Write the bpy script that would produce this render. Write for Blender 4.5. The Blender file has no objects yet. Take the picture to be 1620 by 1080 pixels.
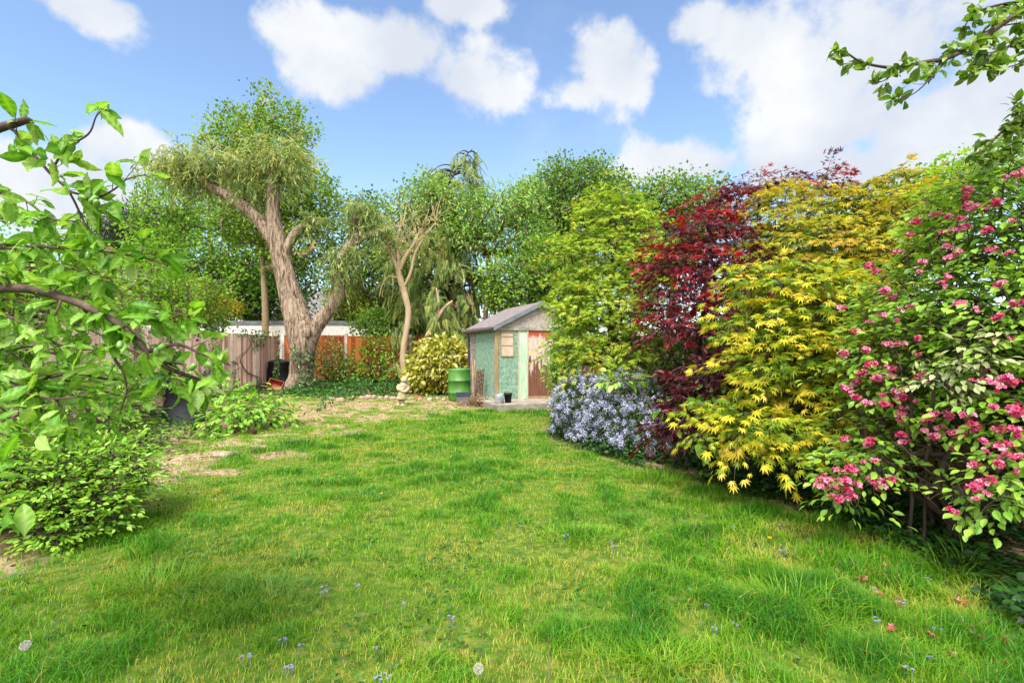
import bpy, math
import numpy as np
from mathutils import Vector, Matrix

sc = bpy.context.scene
COL = sc.collection
rng = np.random.default_rng(11)
R = math.radians

# ------------------------------------------------------------------ camera, world, sun, exposure
F, HZ, EYE = 810.0, 545.0, 1.5
cam = bpy.data.cameras.new('camera')
cam.sensor_width = 36; cam.lens = 18; cam.clip_end = 3000; cam.clip_start = .05
cam.shift_y = 5 / 1620
camo = bpy.data.objects.new('camera', cam); COL.objects.link(camo)
camo.location = (0, 0, EYE); camo.rotation_euler = (R(90), 0, 0)
sc.camera = camo

SUN_EL, SUN_AZ = 56, 196          # azimuth measured clockwise from +Y (north)
sun = bpy.data.lights.new('sun', 'SUN'); sun.energy = 3.1; sun.angle = R(26); sun.color = (1, .955, .88)
suno = bpy.data.objects.new('sun', sun); COL.objects.link(suno)
sd = Vector((math.sin(R(SUN_AZ)) * math.cos(R(SUN_EL)), math.cos(R(SUN_AZ)) * math.cos(R(SUN_EL)), math.sin(R(SUN_EL))))
suno.rotation_euler = sd.to_track_quat('Z', 'Y').to_euler()
suno.location = (0, 0, 60)

sc.view_settings.view_transform = 'Standard'; sc.view_settings.look = 'None'
sc.view_settings.exposure = 1.62; sc.view_settings.gamma = 1
SKY_STRENGTH = .09
CLOUD = .335                        # radiance of a sunlit cloud before exposure

def at(px, py, d):
    return np.array([(px - 810) / F * d, d, EYE - (py - HZ) / F * d])
def gp(px, py, z=0.):
    d = F * (EYE - z) / (py - HZ)
    return np.array([(px - 810) / F * d, d, z])

def sky_world():
    w = bpy.data.worlds.new('World'); sc.world = w; w.use_nodes = True
    nt = w.node_tree; N = nt.nodes; L = nt.links; N.clear()
    def n(t, **k):
        x = N.new(t)
        for a, b in k.items(): setattr(x, a, b)
        return x
    def math_(op, a, b=None, c=None, clamp=False):
        m = n('ShaderNodeMath', operation=op, use_clamp=clamp)
        for i, s in enumerate((a, b, c)):
            if s is None: continue
            if isinstance(s, (int, float)): m.inputs[i].default_value = s
            else: L.new(s, m.inputs[i])
        return m.outputs[0]
    sky = n('ShaderNodeTexSky', sky_type='NISHITA', sun_disc=False, sun_elevation=R(SUN_EL), sun_rotation=R(SUN_AZ))
    sky.air_density = 1.0; sky.dust_density = .35; sky.ozone_density = 1.9
    tc = n('ShaderNodeTexCoord'); D = tc.outputs['Generated']
    # clouds: puffs at fixed compass directions, edges broken by noise
    nz = n('ShaderNodeTexNoise'); nz.inputs['Scale'].default_value = 7.5; nz.inputs['Detail'].default_value = 10
    nz.inputs['Roughness'].default_value = .6; nz.inputs['Distortion'].default_value = .0
    L.new(D, nz.inputs['Vector'])
    nz2 = n('ShaderNodeTexNoise'); nz2.inputs['Scale'].default_value = 3.2; nz2.inputs['Detail'].default_value = 6
    nz2.inputs['Roughness'].default_value = .5
    off = n('ShaderNodeVectorMath', operation='ADD'); off.inputs[1].default_value = (.3, 1.7, .05); L.new(D, off.inputs[0])
    L.new(off.outputs[0], nz2.inputs['Vector'])
    puffs = [(480, 50, 95, 45), (530, 110, 95, 60), (640, 85, 80, 50), (740, 130, 105, 55), (790, 150, 60, 45), (590, 60, 90, 40),
             (955, 95, 75, 55), (985, 120, 70, 55), (915, 150, 60, 35), (745, 8, 70, 26), (138, 12, 85, 40),
             (1190, 70, 120, 80), (1290, 100, 150, 110), (1420, 80, 170, 120), (1560, 120, 150, 150), (1330, 200, 170, 80), (1480, 190, 160, 90), (1110, 40, 60, 40),
             (1050, 255, 100, 45), (1120, 262, 60, 30), (1240, 262, 110, 55), (1380, 260, 150, 60), (1540, 250, 120, 80),
             (200, 240, 80, 45), (120, 270, 120, 50), (30, 290, 100, 60), (220, 320, 80, 40), (80, 350, 120, 60)]
    field = None
    for px, py, rx, ry in puffs:
        c = Vector(((px - 810) / F, 1, (HZ - py) / F)); k = c.length; c.normalize()
        sx, sy = F * k / rx, F * k / ry
        a = n('ShaderNodeVectorMath', operation='MULTIPLY_ADD'); L.new(D, a.inputs[0])
        s = Vector((sx, sx * .8, sy)); a.inputs[1].default_value = s
        a.inputs[2].default_value = (-c.x * s.x, -c.y * s.y, -c.z * s.z)
        b = n('ShaderNodeVectorMath', operation='LENGTH'); L.new(a.outputs[0], b.inputs[0])
        v = math_('SUBTRACT', 1.0, b.outputs['Value'])
        field = v if field is None else math_('SMOOTH_MAX', field, v, .18)
    # far clouds elsewhere round the sky, so that the light is that of a part-clouded day
    nzb = math_('SUBTRACT', nz.outputs['Fac'], .5)
    f = math_('ADD', math_('MAXIMUM', field, -1.2), math_('MULTIPLY', nzb, 2.8))
    dens = n('ShaderNodeMapRange', interpolation_type='SMOOTHSTEP'); L.new(f, dens.inputs['Value'])
    dens.inputs['From Min'].default_value = .02; dens.inputs['From Max'].default_value = .6
    wisp = n('ShaderNodeMapRange', interpolation_type='SMOOTHSTEP'); L.new(math_('ADD', math_('MULTIPLY', nz2.outputs['Fac'], 1.0), math_('MULTIPLY', nzb, .6)), wisp.inputs['Value'])
    wisp.inputs['From Min'].default_value = .55; wisp.inputs['From Max'].default_value = 1.0; wisp.inputs['To Max'].default_value = .3
    d2 = math_('MAXIMUM', dens.outputs[0], wisp.outputs[0])
    d2 = math_('MULTIPLY', d2, .97)
    shade = n('ShaderNodeValToRGB'); e = shade.color_ramp.elements
    e[0].position = .36; e[0].color = (CLOUD * .74, CLOUD * .79, CLOUD * .88, 1); e[1].position = .60; e[1].color = (CLOUD * .97, CLOUD * .985, CLOUD, 1)
    L.new(math_('ADD', math_('MULTIPLY', nz2.outputs['Fac'], .9), math_('MULTIPLY', nzb, .5)), shade.inputs[0])
    hs = n('ShaderNodeHueSaturation'); hs.inputs['Saturation'].default_value = 1.0; hs.inputs['Value'].default_value = SKY_STRENGTH
    L.new(sky.outputs[0], hs.inputs['Color'])
    mix = n('ShaderNodeMix', data_type='RGBA'); L.new(d2, mix.inputs['Factor'])
    L.new(hs.outputs[0], mix.inputs[6]); L.new(shade.outputs[0], mix.inputs[7])
    # bright cloud added out of view behind the camera, to lift the fill light
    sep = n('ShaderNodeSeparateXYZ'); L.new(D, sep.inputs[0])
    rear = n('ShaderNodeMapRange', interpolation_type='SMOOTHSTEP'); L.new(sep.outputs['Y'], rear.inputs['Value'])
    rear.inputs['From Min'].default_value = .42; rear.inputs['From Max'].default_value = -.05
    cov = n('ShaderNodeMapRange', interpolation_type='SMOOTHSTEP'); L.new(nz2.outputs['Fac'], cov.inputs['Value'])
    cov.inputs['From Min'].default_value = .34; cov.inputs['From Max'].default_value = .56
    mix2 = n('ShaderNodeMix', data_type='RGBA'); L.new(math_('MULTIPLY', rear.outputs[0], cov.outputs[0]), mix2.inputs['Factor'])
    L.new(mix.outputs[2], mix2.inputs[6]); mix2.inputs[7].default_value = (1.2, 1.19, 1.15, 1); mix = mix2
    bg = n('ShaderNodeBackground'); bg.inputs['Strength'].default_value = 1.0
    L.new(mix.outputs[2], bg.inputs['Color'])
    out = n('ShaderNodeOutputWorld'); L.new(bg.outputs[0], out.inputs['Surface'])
sky_world()

# ------------------------------------------------------------------ helpers
def lin(c):
    c = np.array(c, float) / 255
    return np.where(c <= .04045, c / 12.92, ((c + .055) / 1.055) ** 2.4)
def C(r, g, b, k=.5):
    x = lin((r, g, b)) * k
    return (float(x[0]), float(x[1]), float(x[2]), 1.)

def nrm(v):
    return v / np.maximum(np.linalg.norm(v, axis=-1, keepdims=True), 1e-9)

def _hash(ix, iy, seed):
    h = (ix.astype(np.int64) * 374761393 + iy.astype(np.int64) * 668265263 + seed * 1442695041) & 0xffffffff
    h = ((h ^ (h >> 13)) * 1274126177) & 0xffffffff
    return ((h ^ (h >> 16)) & 0xffff) / 65535.
def vnoise(x, y, seed=0):
    x = np.asarray(x, float); y = np.asarray(y, float)
    ix = np.floor(x); iy = np.floor(y); fx = x - ix; fy = y - iy
    fx = fx * fx * (3 - 2 * fx); fy = fy * fy * (3 - 2 * fy)
    a = _hash(ix, iy, seed); b = _hash(ix + 1, iy, seed); c = _hash(ix, iy + 1, seed); d = _hash(ix + 1, iy + 1, seed)
    return (a * (1 - fx) + b * fx) * (1 - fy) + (c * (1 - fx) + d * fx) * fy
def fbm(x, y, seed=0, o=4):
    s = 0; a = .5; t = 0
    for i in range(o):
        s = s + a * vnoise(x * 2 ** i, y * 2 ** i, seed + i * 17); t += a; a *= .5
    return s / t
def sstep(a, b, x):
    t = np.clip((x - a) / (b - a), 0, 1); return t * t * (3 - 2 * t)

class M:
    """Collects vertices and faces (with one random value per piece) for ONE mesh object."""
    def __init__(s): s.v = []; s.f = []; s.r = []; s.n = 0
    def add(s, V, faces, r=.5):
        V = np.asarray(V, float).reshape(-1, 3)
        for f in faces:
            f = np.asarray(f, np.int64)
            if f.size: s.f.append(f + s.n)
        s.v.append(V); r = np.asarray(r, float)
        s.r.append(np.full(len(V), float(r)) if r.ndim == 0 else r); s.n += len(V)
    def box(s, x0, x1, y0, y1, z0, z1, r=.5, mat=None, bev=0):
        V = np.array([[x, y, z] for z in (z0, z1) for y in (y0, y1) for x in (x0, x1)], float)
        if mat is not None: V = V @ np.array(mat)[:3, :3].T + np.array(mat)[:3, 3]
        s.add(V, [[[0, 2, 3, 1], [4, 5, 7, 6], [0, 1, 5, 4], [2, 6, 7, 3], [0, 4, 6, 2], [1, 3, 7, 5]]], r)
    def build(s, name, mat, parent=None, loc=None, smooth=False):
        me = bpy.data.meshes.new(name)
        if s.v:
            V = np.concatenate(s.v); rr = np.concatenate(s.r)
            me.vertices.add(len(V)); me.vertices.foreach_set('co', V.astype(np.float32).ravel())
            tot = sum(f.size for f in s.f); npoly = sum(len(f) for f in s.f)
            li = np.concatenate([f.ravel() for f in s.f]).astype(np.int32)
            sizes = np.concatenate([np.full(len(f), f.shape[1], np.int32) for f in s.f])
            st = np.zeros(npoly, np.int32); st[1:] = np.cumsum(sizes)[:-1]
            me.loops.add(tot); me.loops.foreach_set('vertex_index', li)
            me.polygons.add(npoly); me.polygons.foreach_set('loop_start', st)
            a = me.attributes.new('rnd', 'FLOAT', 'POINT'); a.data.foreach_set('value', rr.astype(np.float32))
            me.update(calc_edges=True); me.validate()
            me.polygons.foreach_set('use_smooth', np.full(len(me.polygons), bool(smooth)))
        if mat: me.materials.append(mat)
        return link(name, me, parent, loc)

def link(name, me, parent=None, loc=None):
    o = bpy.data.objects.new(name, me); COL.objects.link(o)
    if parent: o.parent = parent
    if loc is not None: o.location = loc
    return o
def thing(name, label, cat, loc=(0, 0, 0), rz=0, group=None):
    o = bpy.data.objects.new(name, None); COL.objects.link(o); o.empty_display_size = .2
    o.location = tuple(float(c) for c in loc); o.rotation_euler = (0, 0, rz)
    return tag(o, label, cat, group)
def tag(o, label, cat, group=None):
    o['label'] = label; o['category'] = cat
    if group: o['group'] = group
    return o
def kind(o, k):
    o['kind'] = k; return o

# --- materials
def newmat(name):
    m = bpy.data.materials.new(name); m.use_nodes = True
    nt = m.node_tree; nt.nodes.clear()
    out = nt.nodes.new('ShaderNodeOutputMaterial')
    return m, nt, out
def ramp(nt, cols, src):
    r = nt.nodes.new('ShaderNodeValToRGB'); e = r.color_ramp.elements
    while len(e) < len(cols): e.new(.5)
    for i, c in enumerate(cols):
        if len(c) == 2 and not isinstance(c[0], tuple) and isinstance(c[1], tuple): p, c = c
        else: p = i / max(1, len(cols) - 1)
        e[i].position = p; e[i].color = c
    nt.links.new(src, r.inputs[0]); return r.outputs[0]
def attr(nt, name='rnd'):
    a = nt.nodes.new('ShaderNodeAttribute'); a.attribute_name = name; return a.outputs['Fac']
def noise(nt, scale, detail=5, rough=.55, stretch=(1, 1, 1), coord='Object', dist=0):
    tc = nt.nodes.new('ShaderNodeTexCoord'); mp = nt.nodes.new('ShaderNodeMapping'); mp.inputs['Scale'].default_value = stretch
    nz = nt.nodes.new('ShaderNodeTexNoise'); nz.inputs['Scale'].default_value = scale; nz.inputs['Detail'].default_value = detail
    nz.inputs['Roughness'].default_value = rough; nz.inputs['Distortion'].default_value = dist
    nt.links.new(tc.outputs[coord], mp.inputs[0]); nt.links.new(mp.outputs[0], nz.inputs['Vector'])
    return nz.outputs['Fac']
def mathn(nt, op, a, b, clamp=False):
    m = nt.nodes.new('ShaderNodeMath'); m.operation = op; m.use_clamp = clamp
    for i, s in enumerate((a, b)):
        if isinstance(s, (int, float)): m.inputs[i].default_value = s
        else: nt.links.new(s, m.inputs[i])
    return m.outputs[0]

def leafmat(name, cols, trans=.38, rough=.45, spec=.35, tint=(1.25, 1.3, .55)):
    m, nt, out = newmat(name); L = nt.links
    c = ramp(nt, cols, attr(nt))
    p = nt.nodes.new('ShaderNodeBsdfPrincipled'); L.new(c, p.inputs['Base Color'])
    p.inputs['Roughness'].default_value = rough; p.inputs['Specular IOR Level'].default_value = spec
    t = nt.nodes.new('ShaderNodeBsdfTranslucent')
    mm = nt.nodes.new('ShaderNodeMix'); mm.data_type = 'RGBA'; mm.blend_type = 'MULTIPLY'; mm.inputs['Factor'].default_value = 1
    L.new(c, mm.inputs[6]); mm.inputs[7].default_value = tint + (1,); L.new(mm.outputs[2], t.inputs['Color'])
    x = nt.nodes.new('ShaderNodeMixShader'); x.inputs[0].default_value = trans
    L.new(p.outputs[0], x.inputs[1]); L.new(t.outputs[0], x.inputs[2]); L.new(x.outputs[0], out.inputs['Surface'])
    return m

def surf(name, cols, scale=6, stretch=(1, 1, 1), detail=6, rough=.85, bump=.3, bscale=None, bstretch=None, bdist=.02, rmix=0., spec=.3, nrough=.6, dist=0):
    """Noise-coloured solid: ramp over (noise + rmix*(rnd-.5)), with a bump of its own scale."""
    m, nt, out = newmat(name); L = nt.links
    f = noise(nt, scale, detail, nrough, stretch, dist=dist)
    if rmix:
        f = mathn(nt, 'ADD', f, mathn(nt, 'MULTIPLY', mathn(nt, 'SUBTRACT', attr(nt), .5), rmix))
    c = ramp(nt, cols, f)
    p = nt.nodes.new('ShaderNodeBsdfPrincipled'); L.new(c, p.inputs['Base Color'])
    p.inputs['Roughness'].default_value = rough; p.inputs['Specular IOR Level'].default_value = spec
    if bump:
        b = nt.nodes.new('ShaderNodeBump'); b.inputs['Strength'].default_value = bump; b.inputs['Distance'].default_value = bdist
        L.new(noise(nt, bscale or scale * 3, 6, .65, bstretch or stretch), b.inputs['Height']); L.new(b.outputs[0], p.inputs['Normal'])
    L.new(p.outputs[0], out.inputs['Surface'])
    return m

# --- leaf templates: petiole end at the origin, axis +Y, upper face +Z, length 1
def T(V, F_): return (np.array(V, float), [np.array(f) for f in F_])
def t_leaf(w=.4, rows=3, fold=.25, curl=.25, peak=.42, wav=0.):
    V = []; Fq = []
    ts = np.linspace(0, 1, rows + 1)
    for i, t in enumerate(ts):
        ww = w * .5 * (np.sin(np.pi * t ** (math.log(.5) / math.log(peak))) ** .85 if 0 < t < 1 else 0.02)
        zz = -curl * t * t + .12 * t
        q = wav * ((-1) ** i)
        V += [[-ww, t, zz + fold * ww + q], [0, t, zz], [ww, t, zz + fold * ww + q]]
    for i in range(rows):
        a = 3 * i
        Fq += [[a, a + 1, a + 4, a + 3], [a + 1, a + 2, a + 5, a + 4]]
    return T(V, [Fq])
def t_big(w=.5, rows=9, fold=.22, curl=.3, peak=.55, quilt=.012):
    cols = [-1, -.55, -.05, .05, .55, 1]; V = []; Fq = []
    for i in range(rows + 1):
        t = i / rows
        ww = w * .5 * max(.03, np.sin(np.pi * min(1, t ** (math.log(.5) / math.log(peak)))) ** .8)
        for c in cols:
            V.append([c * ww, t - .06 * abs(c) * (t < 1), -curl * t * t + .1 * t + fold * abs(c) * ww + quilt * ((-1) ** i) * (abs(c) > .3) + .03 * abs(c) * math.sin(t * 9)])
    k = len(cols)
    for i in range(rows):
        for j in range(k - 1):
            a = i * k + j; Fq.append([a, a + 1, a + k + 1, a + k])
    off = np.array([[.0, .05 * (-1) ** i, .3, .3, .05 * (-1) ** i, 0] for i in range(rows + 1)]).ravel()
    return T(V, [Fq]) + (off,)
T_TRI = T([[0, 0, 0], [.26, .42, .08], [0, 1, -.08], [-.26, .42, .08]], [[[0, 1, 2], [0, 2, 3]]])
T_WIDE = T([[0, 0, 0], [.36, .4, .08], [0, 1, -.1], [-.36, .4, .08]], [[[0, 1, 2], [0, 2, 3]]])
T_NARROW = T([[0, 0, 0], [.075, .4, .02], [0, 1, -.15], [-.075, .4, .02]], [[[0, 1, 2], [0, 2, 3]]])
T_LEAF = t_leaf(.5, 3)
T_OVAL = t_leaf(.56, 4, .25, .3, .5)
T_LONG = t_leaf(.3, 3, .3, .3)
T_BIG = t_big()
def t_maple(lobes=(0, .55, -.55, 1.2, -1.2), lens=(1, .86, .86, .55, .55), w=.13):
    V = [[0, 0, 0]]; Fq = []
    for a, l in zip(lobes, lens):
        d = np.array([math.sin(a), math.cos(a)]); s = np.array([d[1], -d[0]])
        b = len(V)
        V += [list(d * l * .42 + s * w * l) + [.02], list(d * l) + [-.16 * l], list(d * l * .42 - s * w * l) + [.02]]
        Fq.append([0, b, b + 1, b + 2])
    return T(V, [Fq])
T_MAPLE = t_maple((0, .55, -.55, 1.2, -1.2), (1, .88, .88, .6, .6), .105)
T_MAPLE7 = t_maple((0, .5, -.5, 1.0, -1.0, 1.7, -1.7), (1, .9, .9, .72, .72, .4, .4), .105)
def t_frond(n=7):
    V = []; Ft = []
    for i in range(n):
        t = (i + .5) / n
        for s in (-1, 1):
            b = len(V); l = .30 * (1 - .65 * t)
            V += [[0, t - .05, -.25 * t * t], [s * l * .5, t + .02, -.25 * t * t - .02], [s * l, t + .2, -.25 * t * t - .10], [s * l * .28, t + .12, -.25 * t * t]]
            Ft += [[b, b + 1, b + 2], [b, b + 2, b + 3]]
    return T(V, [Ft])
T_FROND = t_frond()

def leaves(m, tp, pos, axis, up, size, rnd, wmul=None):
    N = len(pos)
    if N == 0: return
    V, Fs = tp[:2]; t = len(V)
    y = nrm(axis); z = nrm(up - (up * y).sum(-1, keepdims=True) * y); x = np.cross(y, z)
    Rm = np.stack([x, y, z], -1)
    L = V[None].repeat(N, 0)
    if wmul is not None: L = L * np.stack([wmul, np.ones(N), np.ones(N)], -1)[:, None]
    P = np.einsum('nij,ntj->nti', Rm, L) * np.broadcast_to(np.asarray(size, float), (N,))[:, None, None] + pos[:, None]
    off = (np.arange(N) * t)[:, None, None]
    m.add(P.reshape(-1, 3), [(f[None] + off).reshape(-1, f.shape[1]) for f in Fs], np.repeat(np.broadcast_to(rnd, (N,)), t) + (np.tile(tp[2], N) if len(tp) > 2 else 0))

def edges_tubes(m, A, B, ra, rb, sides=5, r=.5):
    """Frusta A->B, vectorised."""
    A = np.asarray(A, float); B = np.asarray(B, float); n = len(A)
    if n == 0: return
    d = nrm(B - A); h = np.where(np.abs(d[:, 2:3]) < .9, np.array([[0, 0, 1.]]), np.array([[1., 0, 0]]))
    x = nrm(np.cross(d, h)); y = np.cross(d, x)
    a = np.linspace(0, 2 * np.pi, sides, endpoint=False)
    ring = x[:, None] * np.cos(a)[None, :, None] + y[:, None] * np.sin(a)[None, :, None]
    V = np.concatenate([A[:, None] + ring * np.asarray(ra)[:, None, None], B[:, None] + ring * np.asarray(rb)[:, None, None]], 1)
    i = np.arange(sides); j = (i + 1) % sides
    f = np.stack([i, j, j + sides, i + sides], -1)
    m.add(V.reshape(-1, 3), [(f[None] + (np.arange(n) * 2 * sides)[:, None, None]).reshape(-1, 4)], r)

def catmull(P, k):
    P = np.asarray(P, float); out = []
    Q = np.vstack([2 * P[0] - P[1], P, 2 * P[-1] - P[-2]])
    for i in range(1, len(Q) - 2):
        t = np.linspace(0, 1, k, endpoint=False)[:, None]
        a, b, c, d = Q[i - 1], Q[i], Q[i + 1], Q[i + 2]
        out.append(.5 * (2 * b + (c - a) * t + (2 * a - 5 * b + 4 * c - d) * t * t + (3 * b - a - 3 * c + d) * t ** 3))
    out.append(P[-1:]); return np.vstack(out)

def tube(m, pts, rad, sides=10, k=6, rough=0., ridges=0, seed=0, cap=True, r=.5):
    PR = catmull(np.hstack([np.asarray(pts, float), np.asarray(rad, float)[:, None]]), k) if k > 1 else np.hstack([np.asarray(pts, float), np.asarray(rad, float)[:, None]])
    P = PR[:, :3]; rr = np.maximum(PR[:, 3], 1e-4); n = len(P)
    tg = nrm(np.gradient(P, axis=0))
    x = np.cross(tg[0], [0, 0, 1.]) if abs(tg[0][2]) < .9 else np.cross(tg[0], [0, 1., 0]); x = x / np.linalg.norm(x)
    a = np.linspace(0, 2 * np.pi, sides, endpoint=False); rings = []
    s = np.concatenate([[0], np.cumsum(np.linalg.norm(np.diff(P, axis=0), axis=1))])
    for i in range(n):
        x = x - tg[i] * (x @ tg[i]); x /= np.linalg.norm(x); y = np.cross(tg[i], x)
        q = np.full(sides, rr[i])
        if rough:
            u = np.cos(a) * 2.2 + 9; w = np.sin(a) * 2.2 + s[i] * .8 / max(.05, rr.mean() * 2)
            q = q * (1 + rough * 1.6 * (fbm(u, w, seed, 3) - .5))
            if ridges:
                th = a / (2 * np.pi) * ridges + 1.3 * vnoise(a * 0 + s[i] * 3.1, a * 1.5, seed + 5)
                rg = np.abs((th + .35 * vnoise(a * 3, a * 0 + s[i] * 5, seed + 9)) % 1 - .5) * 2
                q = q * (1 + rough * .55 * (rg - .5) * vnoise(a * 4, a * 0 + s[i] * 4.3, seed + 3) * 2)
        rings.append(P[i] + np.outer(np.cos(a) * q, x) + np.outer(np.sin(a) * q, y))
    V = np.vstack(rings); i = np.arange(sides); j = (i + 1) % sides
    f = np.stack([i, j, j + sides, i + sides], -1)
    Fq = (f[None] + (np.arange(n - 1) * sides)[:, None, None]).reshape(-1, 4)
    fs = [Fq]
    if cap:
        V = np.vstack([V, P[-1:], P[:1]]); e = (n - 1) * sides
        fs.append(np.concatenate([np.stack([i + e, j + e, np.full(sides, n * sides)], -1), np.stack([j, i, np.full(sides, n * sides + 1)], -1)]))
    m.add(V, fs, r)

def lathe(m, prof, sides=28, r=.5, off=(0, 0, 0)):
    prof = np.asarray(prof, float); a = np.linspace(0, 2 * np.pi, sides, endpoint=False)
    V = np.stack([np.outer(prof[:, 0], np.cos(a)), np.outer(prof[:, 0], np.sin(a)), np.repeat(prof[:, 1:2], sides, 1)], -1).reshape(-1, 3) + np.array(off)
    i = np.arange(sides); j = (i + 1) % sides; f = np.stack([i, j, j + sides, i + sides], -1)
    m.add(V, [(f[None] + (np.arange(len(prof) - 1) * sides)[:, None, None]).reshape(-1, 4)], r)

def blob(m, c, rad, seed=0, rough=.25, sub=2, r=.5, rot=None):
    """An uneven stone-like ball."""
    n = 10 + 4 * sub; k = 6 + 2 * sub
    th = np.linspace(0, np.pi, k + 1); ph = np.linspace(0, 2 * np.pi, n, endpoint=False)
    V = np.stack([np.outer(np.sin(th), np.cos(ph)), np.outer(np.sin(th), np.sin(ph)), np.repeat(np.cos(th)[:, None], n, 1)], -1)
    q = 1 + rough * (fbm(V[..., 0] * 1.6 + seed * 3.1 + 5, V[..., 1] * 1.6 + V[..., 2] * 1.9 + 7, seed, 3) - .5) * 2
    q[0] = q[0].mean(); q[-1] = q[-1].mean()
    V = (V * q[..., None]).reshape(-1, 3) * np.asarray(rad)
    if rot is not None: V = V @ np.array(rot).T
    i = np.arange(n); j = (i + 1) % n; f = np.stack([i, i + n, j + n, j], -1)
    m.add(V + np.asarray(c), [(f[None] + (np.arange(k) * n)[:, None, None]).reshape(-1, 4)], r)

# --- crowns and branches
def E(px, py, d, rx, ry, rd=None):
    """A foliage lobe: centre seen at px,py from the gate at distance d; radii in metres from their apparent size."""
    a = rx * d / F; b = ry * d / F
    return (at(px, py, d), np.array([a, rd if rd else (a + b) / 2, b]))
def crown_pts(ells, n, spacing, shell=.55, zmin=.05):
    w = np.array([e[1].prod() ** .6 for e in ells]); w = w / w.sum(); P = []; O = []
    tries = 0
    while len(P) < n and tries < 60:
        tries += 1
        idx = rng.choice(len(ells), 200, p=w)
        d = nrm(rng.normal(size=(200, 3))); rad = rng.uniform(shell ** 3, 1, 200) ** (1 / 3)
        c = np.array([ells[i][0] for i in idx]); s = np.array([ells[i][1] for i in idx])
        p = c + d * s * rad[:, None]; o = nrm(d / s)
        for a, b in zip(p, o):
            if a[2] < zmin: continue
            if P and (np.sum((np.array(P) - a) ** 2, 1) < spacing * spacing).any(): continue
            P.append(a); O.append(b)
            if len(P) >= n: break
    return np.array(P), np.array(O)

def grow(nodes, rad0, pts, step=.35, arch=.05, att=0, wig=.04, up=.6):
    """Joins every crown point to the nearest limb: returns positions, parents, radii."""
    pos = [np.array(p, float) for p in nodes]; par = [-1 if i == 0 else i - 1 for i in range(len(pos))]
    base_n = len(pos); top = np.array(pos[-1])
    A = np.zeros((len(pos) + len(pts) * 14, 3)); A[:base_n] = pos; na = base_n
    ends = []
    order = np.argsort(np.linalg.norm(pts - np.array(nodes[min(att, base_n - 1)]), axis=1))
    for o in order:
        p = pts[o]; dv = p - A[:na]
        cost = np.linalg.norm(dv, axis=1) * (1 + up * np.clip(-dv[:, 2] / (np.linalg.norm(dv, axis=1) + 1e-6), 0, 1)); cost[:att] += 1e6
        b = int(np.argmin(cost)); q = A[b].copy(); L = np.linalg.norm(p - q)
        k = int(min(12, max(1, math.ceil(L / step)))); last = b
        for i in range(1, k + 1):
            t = i / k
            x = q + (p - q) * t + np.array([0, 0, arch * L * math.sin(math.pi * t)])
            if i < k: x = x + rng.normal(size=3) * wig * L / k
            A[na] = x; par.append(last); last = na; na += 1
        ends.append((o, last))
    cnt = np.zeros(na)
    for _, e in ends: cnt[e] += 1
    for i in range(na - 1, 0, -1):
        if par[i] >= 0: cnt[par[i]] += cnt[i]
    return A[:na], np.array(par), cnt, dict(ends)

def limb_mesh(m, A, par, cnt, rtip, trunk_r, power=.5, sides=5):
    r = rtip * np.maximum(cnt, 1) ** power
    if trunk_r is not None: r[:len(trunk_r)] = trunk_r
    i = np.array([k for k in range(1, len(A)) if par[k] >= 0]); p = par[i]
    edges_tubes(m, A[p], A[i], np.minimum(r[p], r[i] * 1.25), r[i], sides)
    return r

UP = np.array([0, 0, 1.])
def clump_leaves(m, P, O, n, rc, tp, size, flat=.75, droop=.35, upb=.7, cvar=.5, base=.5, svar=.3, lvar=.35):
    k = len(P); N = k * n
    c = np.repeat(P, n, 0); o = np.repeat(O, n, 0)
    g = rng.normal(size=(N, 3)); pos = c + g * rc * np.array([1, 1, flat])
    ax = nrm(o * .6 + rng.normal(size=(N, 3)) * .8 + g * .35 - UP * droop)
    up = nrm(UP * upb + o * .45 + rng.normal(size=(N, 3)) * .5)
    r = np.clip(base + np.repeat(rng.uniform(-.5, .5, k), n) * cvar + rng.uniform(-.5, .5, N) * lvar, 0, 1)
    leaves(m, tp, pos, ax, up, size * (1 + rng.uniform(-svar, svar, N)), r)

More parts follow.
